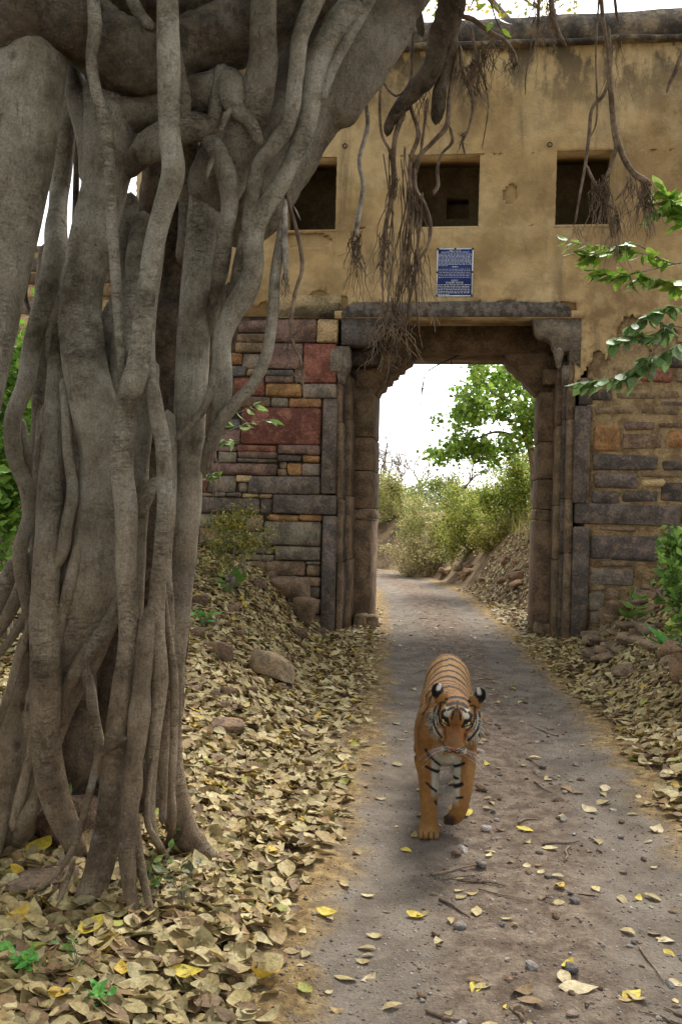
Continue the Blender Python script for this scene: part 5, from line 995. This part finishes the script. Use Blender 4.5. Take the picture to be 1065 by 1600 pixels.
# young leaves on the hanging roots and a dry twig caught under the inner lintel
for x_, y_, dx_ in ((782, 18, .3), (776, 40, -.2), (790, 52, .5), (768, 12, -.6), (786, 36, .9)): add_leaf(tree, TLOC, at(x_ - 8, y_ - 6, HY), (dx_, -.2, -.5), 24 / F_PX * HY, cj(lin(150, 180, 70), .1))
V, Fc = tube([at(762, -30, HY), at(766, 0, HY), at(774, 30, HY), at(784, 50, HY)], np.array([.008, .007, .005, .003]), 6, .04); link('aerial_root', mesh('aerial_root', V - TLOC, Fc), MAT['rootlet'], tree)
Yt = 16.75; tp = at(737, 546, Yt); tw_ = tag(empty('dry_twig', tuple(tp)), 'bare forked dry twig dangling from the inner lintel against the sky', 'twig')
for pts, r_ in (([(740, 543), (712, 557), (690, 567), (668, 580), (662, 590)], 1.5), ([(662, 589), (659, 615), (656, 640), (647, 662)], 1.0), ([(661, 596), (655, 625), (651, 650)], .8), ([(660, 606), (672, 622), (681, 636), (694, 634)], .8), ([(704, 561), (706, 575), (707, 590)], .7)):
    V, Fc = tube([at(x_, y_, Yt) for x_, y_ in pts], np.linspace(r_, r_ * .5, len(pts)) / F_PX * Yt, 5, .06); link('twig_stem', mesh('twig_stem', V - tp, Fc), MAT['mortar_dark'], tw_)
# ------------------------------------------------------------------ tiger
TX, TY = .695, 6.0; TYAW = -R(6.5)
tiger = tag(empty('tiger', (TX, TY, 0), TYAW), 'striped orange tiger walking down the track with one forepaw lifted', 'tiger')
TG = hz(.58, 5.85)
def sect(path, seg=24):
    """path: (x,y,z, half width, half height) sections -> closed loft, rings upright to the path"""
    C = catmull(np.array(path, float), 8); P = C[:, :3]; T = np.gradient(P, axis=0); T /= np.linalg.norm(T, axis=1)[:, None]
    th = np.arange(seg) * 2 * math.pi / seg; V = []
    for p, t_, c in zip(P, T, C):
        side = np.cross(t_, (0, 0, 1.0)); 
        if np.linalg.norm(side) < .25: side = np.array([1.0, 0, 0]) if t_[2] < 0 else np.array([-1.0, 0, 0])
        side /= np.linalg.norm(side); up = np.cross(side, t_); V.append(p + np.outer(np.cos(th), side) * c[3] + np.outer(np.sin(th), up) * c[4])
    m = len(P); V = np.vstack(V); J = np.arange(m * seg).reshape(m, seg); q = np.stack([J[:-1], np.roll(J, -1, 1)[:-1], np.roll(J, -1, 1)[1:], J[1:]], -1).reshape(-1, 4)
    V = np.vstack([V, P[0], P[-1]]); a0, a1 = m * seg, m * seg + 1
    return V, [q, np.stack([np.full(seg, a0), np.roll(J[0], -1), J[0]], -1), np.stack([np.full(seg, a1), J[-1], np.roll(J[-1], -1)], -1)]
def ball(c, r_, rot=None, n=14):
    th = np.linspace(0, math.pi, n)[1:-1]; ph = np.arange(2 * n) * math.pi / n
    V = np.array([(math.sin(t_) * math.cos(p), math.sin(t_) * math.sin(p), math.cos(t_)) for t_ in th for p in ph]); V = np.vstack([V, (0, 0, 1), (0, 0, -1)]) * np.asarray(r_)
    if rot is not None: V = V @ np.array(rot).T
    J = np.arange((n - 2) * 2 * n).reshape(n - 2, 2 * n); q = np.stack([J[:-1], J[1:], np.roll(J, -1, 1)[1:], np.roll(J, -1, 1)[:-1]], -1).reshape(-1, 4); t0, t1 = len(V) - 2, len(V) - 1
    return V + np.asarray(c), [q, np.stack([np.full(2 * n, t0), J[0], np.roll(J[0], -1)], -1), np.stack([np.full(2 * n, t1), np.roll(J[-1], -1), J[-1]], -1)]
def eul(x, y, z): return np.array(Matrix.Rotation(z, 3, 'Z') @ Matrix.Rotation(y, 3, 'Y') @ Matrix.Rotation(x, 3, 'X'))
HX, HY_, HZ = .055, -.40, .795               # middle of the skull
HP = R(-14)                                  # head pitched down a little
Hrot = eul(HP * -1, R(3), R(-2))
def hd(x, y, z): return tuple(np.array([HX, HY_, HZ]) + Hrot @ np.array([x, y, z]))
it = [sect([(0, 1.52, .62, .05, .06), (0, 1.44, .67, .12, .16), (0, 1.24, .715, .168, .21), (0, .98, .66, .168, .225), (0, .66, .605, .182, .24), (0, .36, .595, .186, .25), (0, .12, .62, .185, .245), (.005, -.06, .635, .155, .20), (.01, -.14, .63, .10, .13)]),
      sect([(.0, .16, .70, .15, .17), (.02, -.08, .735, .135, .165), (.04, -.26, .775, .12, .14), (.05, -.38, .79, .11, .12)]),
      ball((-.01, .10, .81), (.13, .17, .085)),
      ball(hd(0, 0, 0), (.118, .135, .108), Hrot), ball(hd(0, -.055, .042), (.096, .10, .07), Hrot),
      ball(hd(.082, -.02, -.045), (.058, .085, .075), Hrot), ball(hd(-.082, -.02, -.045), (.058, .085, .075), Hrot),
      ball(hd(.108, .035, -.05), (.055, .045, .095), Hrot), ball(hd(-.108, .035, -.05), (.055, .045, .095), Hrot),
      sect([(*hd(0, -.06, .012), .055, .05), (*hd(0, -.13, -.025), .05, .045), (*hd(0, -.195, -.072), .047, .036), (*hd(0, -.222, -.098), .036, .026)]),
      ball(hd(.032, -.178, -.112), (.042, .05, .038), Hrot), ball(hd(-.032, -.178, -.112), (.042, .05, .038), Hrot), ball(hd(0, -.14, -.15), (.05, .065, .038), Hrot), ball(hd(0, -.07, -.12), (.075, .08, .06), Hrot),
      ball(hd(.062, -.085, .035), (.034, .03, .017), Hrot), ball(hd(-.062, -.085, .035), (.034, .03, .017), Hrot)]
for s_ in (-1, 1):                           # ears, turned so that their backs show
    er = Hrot @ eul(R(12), R(30) * s_, R(38) * -s_); it.append(ball(hd(.125 * s_, .05, .135), (.042, .017, .06), er)); it.append(ball(hd(.1 * s_, .045, .09), (.045, .035, .045), Hrot))
# front legs: the right one (image left) planted, the left one lifted
it += [ball((-.115, .06, .58), (.09, .15, .21)), sect([(-.115, .10, .62, .075, .13), (-.118, .09, .46, .086, .125), (-.105, .04, .33, .068, .082), (-.098, -.02, .20, .056, .062), (-.095, -.065, .11, .05, .054), (-.095, -.10, .055, .056, .05)]),
       sect([(-.095, -.04, .052, .055, .045), (-.094, -.12, .05, .066, .046), (-.093, -.185, .035, .055, .03)])]
for dx in (-.048, -.017, .017, .047): it.append(ball((-.094 + dx, -.185 + .25 * dx * dx * 20 * .2, .028), (.0185, .04, .027)))
it += [ball((.115, .08, .60), (.085, .15, .19)), sect([(.115, .12, .62, .075, .13), (.115, .05, .47, .076, .11), (.112, -.06, .36, .064, .078), (.102, -.14, .25, .052, .058), (.088, -.165, .185, .046, .048), (.066, -.13, .135, .046, .045), (.045, -.09, .105, .044, .036)], 20)]
for dx in (-.036, -.012, .013, .037): it.append(ball((.036 + dx * .8, -.075, .088 + .1 * abs(dx)), (.016, .024, .03)))
# hind legs and tail
for s_, fy in ((-1, -.12), (1, .14)):
    it += [ball((.105 * s_, 1.22, .56), (.09, .19, .22)), sect([(.115 * s_, 1.24, .58, .085, .17), (.125 * s_, 1.1 + fy * .6, .42, .075, .11), (.12 * s_, 1.25 + fy, .32, .05, .06), (.115 * s_, 1.40 + fy, .24, .038, .045), (.11 * s_, 1.36 + fy, .10, .038, .04), (.11 * s_, 1.30 + fy, .045, .05, .04)]), ball((.11 * s_, 1.25 + fy, .035), (.055, .09, .034))]
it.append(sect([(0, 1.46, .66, .045, .045), (.02, 1.58, .55, .034, .034), (.03, 1.66, .38, .028, .028), (.04, 1.74, .24, .026, .026), (.05, 1.86, .2, .024, .024), (.05, 1.96, .25, .018, .018)], 12))
V, Fc = merge(it); tm = mesh('tiger_raw', V, Fc); to = link('tiger_raw', tm)
md = to.modifiers.new('r', 'REMESH'); md.mode = 'VOXEL'; md.voxel_size = .0062
sm = to.modifiers.new('s', 'SMOOTH'); sm.factor = .5; sm.iterations = 12
dg = bpy.context.evaluated_depsgraph_get(); me = bpy.data.meshes.new_from_object(to.evaluated_get(dg)); bpy.data.objects.remove(to)
me.name = 'body'; nv = len(me.vertices); V = np.empty(nv * 3); me.vertices.foreach_get('co', V); V = V.reshape(-1, 3); N = np.empty(nv * 3); me.vertices.foreach_get('normal', N); N = N.reshape(-1, 3)
# coat pattern
def L3(*a): return np.array(lin(*a)[:3])
ORG, ORD, WHT, BLK = L3(126, 88, 44), L3(108, 68, 32), L3(164, 158, 142), L3(18, 15, 13)
c = np.tile(ORG, (nv, 1)); nz = fbm(V * 6, 91, 3)[:, None]
def lay(c, col, w_): w_ = np.clip(w_, 0, 1)[:, None]; return c * (1 - w_) + np.asarray(col) * w_
def ss(x, a, b_): t_ = np.clip((x - a) / (b_ - a), 0, 1); return t_ * t_ * (3 - 2 * t_)
x, y, z = V.T
c = lay(c, L3(130, 100, 60), ss(y, .2, 1.0) * .8); c = lay(c, ORD, ss(fbm(V * 9, 5, 3), .0, .4) * .35)
body = y > -.2
belly = ss(-N[:, 2], .15, .75) * ss(.55 - z, 0, .15); c = lay(c, WHT, belly * body * (y > .05))
# hoops over the back
wv = y + .10 * fbm(np.stack([x * 4, y * 3, z * 4], 1), 14, 3) + .05 * np.abs(x) - .12 * (.85 - z) * ss(y, -.1, .5); ph = wv * 2 * math.pi / .128 + 1.2 * vnoise(np.stack([y * 4, z * 2.2, x * 0 + np.sign(x) * 7], 1), 3)
line = np.abs(((ph / (2 * math.pi)) % 1) - .5) * .128; wid = .027 + .009 * vnoise(V * np.array([3, 9, 5]), 17) - .009 * ss(.5 - z, 0, .25)
keep = ss(vnoise(np.stack([x * 5 + 9, y * 7, z * 5], 1), 23), -.95, -.7)
c = lay(c, BLK, (1 - ss(line, wid * .55, wid * 1.15)) * keep * ss(y, -.1, .02) * ss(z, .34, .5) * .95)
tail = y > 1.56; c = lay(c, BLK, tail * (np.sin(z * 70 + y * 30) > .35))
# legs, chest
fl = (y < .3) & (z < .56); inner = ss(-np.sign(x) * N[:, 0], .05, .5) * ss(.1 - np.abs(x), 0, .02)
c = lay(c, WHT, fl * inner * (y < .2) * ss(z, .2, .28) * .9); c = lay(c, WHT * .96, (y < .1) * (y > -.2) * ss(.60 - z, 0, .12) * ss(z, .33, .4) * ss(.105 - np.abs(x), 0, .05) * .8 * ss(-N[:, 1], -.2, .5))
c = lay(c, L3(130, 100, 60), fl * ss(.1 - z, 0, .05) * .6)
lift = fl & (x > .0) & (z < .21) & (y > -.20); c = lay(c, L3(62, 50, 44), lift * ss(.085 - x, 0, .04) * ss(.17 - z, 0, .04))
def seg_d(P, a, b_):
    a, b_ = np.asarray(a, float), np.asarray(b_, float); t_ = np.clip(((P - a) @ (b_ - a)) / ((b_ - a) @ (b_ - a) + 1e-12), 0, 1); return np.linalg.norm(P - a - t_[:, None] * (b_ - a), axis=1)
xz = np.stack([x, z], 1); front = (y < .14) & (N[:, 1] < .25)
for a, b_, w_ in (((-.125, .52), (-.10, .47), .010), ((-.11, .49), (-.08, .455), .011), ((-.065, .44), (-.035, .41), .013), ((-.12, .40), (-.045, .365), .011), ((.05, .315), (.10, .34), .013), ((.03, .36), (.075, .365), .009), ((-.115, .305), (-.055, .255), .008), ((.07, .262), (.105, .27), .008), ((-.06, .20), (-.05, .18), .007), ((.05, .42), (.11, .45), .009)):
    c = lay(c, BLK, front * (1 - ss(seg_d(xz, a, b_), w_ * .6, w_ * 1.1)))
for k in range(3):                            # toe gaps
    gx_ = -.094 + (-.0325, 0.0, .032)[k]; c = lay(c, L3(44, 36, 30), (np.abs(x - gx_) < .0055) * (y < -.165) * (z < .05) * .7)
# head, drawn on the frontal plane of the skull
Lh = (V - np.array([HX, HY_, HZ])) @ Hrot; head = (V[:, 1] < -.12) & (Lh[:, 2] > -.21) & (V[:, 2] > .55) & (Lh[:, 1] < .12)
va = R(24); fz = Lh[:, 2] * math.cos(va) + -Lh[:, 1] * -math.sin(va) * -1
fz = Lh[:, 2] * math.cos(va) - Lh[:, 1] * math.sin(va) * -1
ez = 0.035 * math.cos(va) + (-.11) * math.sin(va)             # where the eyes sit on that plane
zx = 545 + Lh[:, 0] * 2195; zy = 800 - (fz - ez) * 2195; Z2 = np.stack([zx, zy], 1)
facing = head & ((N @ Hrot)[:, 1] < .55)
hc = np.tile(ORG, (nv, 1))
def ell(cx, cy, rx_, ry_, soft=.35): return 1 - ss(np.sqrt(((zx - cx) / rx_) ** 2 + ((zy - cy) / ry_) ** 2), 1 - soft, 1 + soft * .4)
def both(fn):
    return np.maximum(fn(0), fn(1))
MX = lambda p, m: (1090 - p[0], p[1]) if m else p
hc = lay(hc, ORD, ell(545, 820, 75, 170)); hc = lay(hc, L3(124, 78, 34), both(lambda m: ell(MX((420, 0), m)[0], 960, 90, 90)))
hc = lay(hc, L3(110, 80, 54), ell(540, 1050, 90, 150, .95) * .8)
hc = lay(hc, WHT, both(lambda m: ell(MX((425, 0), m)[0], 705, 52, 72))); hc = lay(hc, WHT, both(lambda m: ell(MX((400, 0), m)[0], 862, 60, 24)) * .9)
hc = lay(hc, WHT, both(lambda m: ell(MX((270, 0), m)[0], 860, 60, 190)) * .85); hc = lay(hc, WHT, both(lambda m: ell(MX((350, 0), m)[0], 1010, 60, 90)) * .7); hc = lay(hc, WHT * .92, both(lambda m: ell(MX((440, 0), m)[0], 1160, 90, 42)) * .9); hc = lay(hc, WHT * .85, ell(540, 1290, 130, 85))
ST = [([(545, 445), (480, 462), (400, 492)], 13), ([(530, 520), (465, 527), (395, 562)], 17), ([(525, 590), (475, 598), (420, 628)], 20), ([(505, 648), (460, 664), (435, 686)], 15), ([(530, 380), (470, 392), (420, 410)], 13), ([(545, 560), (545, 690)], 11), ([(545, 320), (490, 330), (440, 350)], 12), ([(545, 260), (500, 268)], 11), ([(390, 610), (350, 600), (322, 620)], 12), ([(300, 700), (292, 800), (318, 900)], 8), ([(522, 668), (497, 725), (490, 785)], 13), ([(372, 770), (362, 722), (396, 690)], 18), ([(330, 640), (316, 750), (340, 850), (400, 905)], 13),
      ([(266, 650), (252, 780), (270, 885), (325, 975), (378, 1040)], 15), ([(345, 825), (390, 850), (440, 870)], 10), ([(440, 822), (462, 872)], 17), ([(200, 720), (205, 860), (250, 960)], 12), ([(400, 1090), (440, 1128), (500, 1160)], 6), ([(395, 1115), (440, 1155), (490, 1180)], 6), ([(545, 1175), (500, 1192), (430, 1185)], 8)]
for pts, w_ in ST:
    for m in (0, 1):
        for a, b_ in zip(pts[:-1], pts[1:]): hc = lay(hc, BLK, (1 - ss(seg_d(Z2, MX(a, m), MX(b_, m)), w_ * .75, w_ * 1.25)) * .96)
ed = both(lambda m: ell(MX((405, 0), m)[0], 800, 54, 38, .2)); hc = lay(hc, BLK, ed)
hc = lay(hc, L3(150, 98, 84), ell(535, 1148, 46, 26, .3)); hc = lay(hc, L3(34, 26, 24), both(lambda m: ell(MX((512, 0), m)[0], 1160, 12, 9)))
c = np.where(facing[:, None], hc, c)
# back of the neck: a few thin bars; ears: black with a white spot
nb = (y < .12) & (y > -.36) & (z > .72) & ~facing; c = lay(c, BLK, nb * (np.sin(y * 78 + 2 * np.abs(x - .03) * 10 + nz[:, 0] * 3) > .72) * .85)
for s_ in (-1, 1):
    ec = np.array(hd(.125 * s_, .05, .135)); er = Hrot @ eul(R(12), R(30) * s_, R(38) * -s_); q = (V - ec) @ er; ear = (np.abs(q[:, 0]) < .06) & (np.abs(q[:, 1]) < .035) & (q[:, 2] > -.035) & (q[:, 2] < .09)
    c = lay(c, BLK, ear * ss(q[:, 2], -.03, -.012)); c = lay(c, L3(196, 192, 184), ear * (1 - ss(np.sqrt(((q[:, 0] + .012 * s_) / .024) ** 2 + ((q[:, 2] - .026) / .02) ** 2), .6, 1.2)))
c = np.clip(c * (1 + .3 * fbm(V * 60, 8, 2)[:, None] + .3 * fbm(V * np.array([9, 9, 4]), 18, 3)[:, None]), .004, .85)
a = me.color_attributes.new('Col', 'FLOAT_COLOR', 'POINT'); cc_ = np.ones((nv, 4), np.float32); cc_[:, :3] = c; a.data.foreach_set('color', cc_.ravel()); me.polygons.foreach_set('use_smooth', np.ones(len(me.polygons), bool))
s = NT('tiger_coat'); s.done(s.attr('Col', 'Color'), .75, s.bump(s.noise(220, 3, .7), .35, .004), .2); MAT['coat'] = s.m; me.materials.clear()
tb_ = link('body', me, MAT['coat'], tiger, (0, 0, TG - .002))
# short fur standing off the body
n = 70000; pick = RNG.integers(0, nv, n); P0 = V[pick] + RNG.normal(0, .003, (n, 3)); Nn = N[pick]; back = np.array([0, .75, -.45]); fd = back - Nn * (Nn @ back)[:, None]; fd /= np.linalg.norm(fd, axis=1)[:, None] + 1e-6
ln = np.where(V[pick, 1] > -.2, .009, .008); hl = Lh[pick]; ruff = head[pick] & (np.abs(hl[:, 0]) > .095) & (hl[:, 1] > -.06) & (hl[:, 2] < .02); ln = np.where(ruff, .045, ln); chin = head[pick] & (hl[:, 2] < -.14); ln = np.where(chin, .03, ln)
out = np.where(ruff, .9, np.where(V[pick, 1] > 0, .12, .3))[:, None]; dv = fd * (1 - out * .6) + Nn * out + RNG.normal(0, .18, (n, 3)); dv[:, 2] -= np.where(ruff | chin, .5, 0); dv /= np.linalg.norm(dv, axis=1)[:, None]; sdv = np.cross(dv, Nn); sdv /= np.linalg.norm(sdv, axis=1)[:, None] + 1e-6
Vf = np.stack([P0 - Nn * .002 - sdv * .0011, P0 - Nn * .002 + sdv * .0011, P0 + dv * (ln * RNG.uniform(.5, 1.2, n))[:, None]], 1).reshape(-1, 3)
fo = link('fur', mesh('fur', Vf, np.arange(n * 3).reshape(-1, 3), np.repeat(c[pick] * RNG.uniform(.6, 1.4, (n, 1)), 3, 0)), MAT['coat'], tiger, (0, 0, TG - .002)); fo['kind'] = 'stuff'
# eyes and whiskers
s = NT('tiger_eye'); s.done(s.objcol(), .15, None, .6); MAT['eye'] = s.m
for s_ in (-1, 1):
    V_, F_ = ball((0, 0, 0), (.0165, .0165, .0165)); p = hd(.0635 * s_, -.108, .024); e = link('eye', mesh('eye', V_, F_), MAT['eye'], tiger, (p[0], p[1], p[2] + TG), color=lin(168, 150, 78))
    V_, F_ = ball((0, 0, 0), (.0062, .004, .0062)); link('pupil', mesh('pupil', V_, F_), MAT['eye'], e, (-.002 * s_, -.0145, .003), color=(.004, .004, .004, 1))
wk = []
for s_ in (-1, 1):
    for k in range(7):
        p = np.array(hd((.045 + .004 * (k % 3)) * s_, -.19 + .01 * (k % 3), -.105 - .008 * (k // 2))); d_ = np.array([s_ * 1.0, .15 + random.uniform(-.2, .2), -.25 - .12 * (k // 2)]); L = random.uniform(.09, .15); wk.append(tube(np.array([p, p + d_ * L * .5, p + d_ * L + np.array([0, 0, -.03])]), np.array([.0005, .0004, .0002]), 4, .05, cap=False))
V_, F_ = merge(wk); link('whiskers', mesh('whiskers', V_, F_), MAT['white'], tiger, (0, 0, TG))['kind'] = 'stuff'
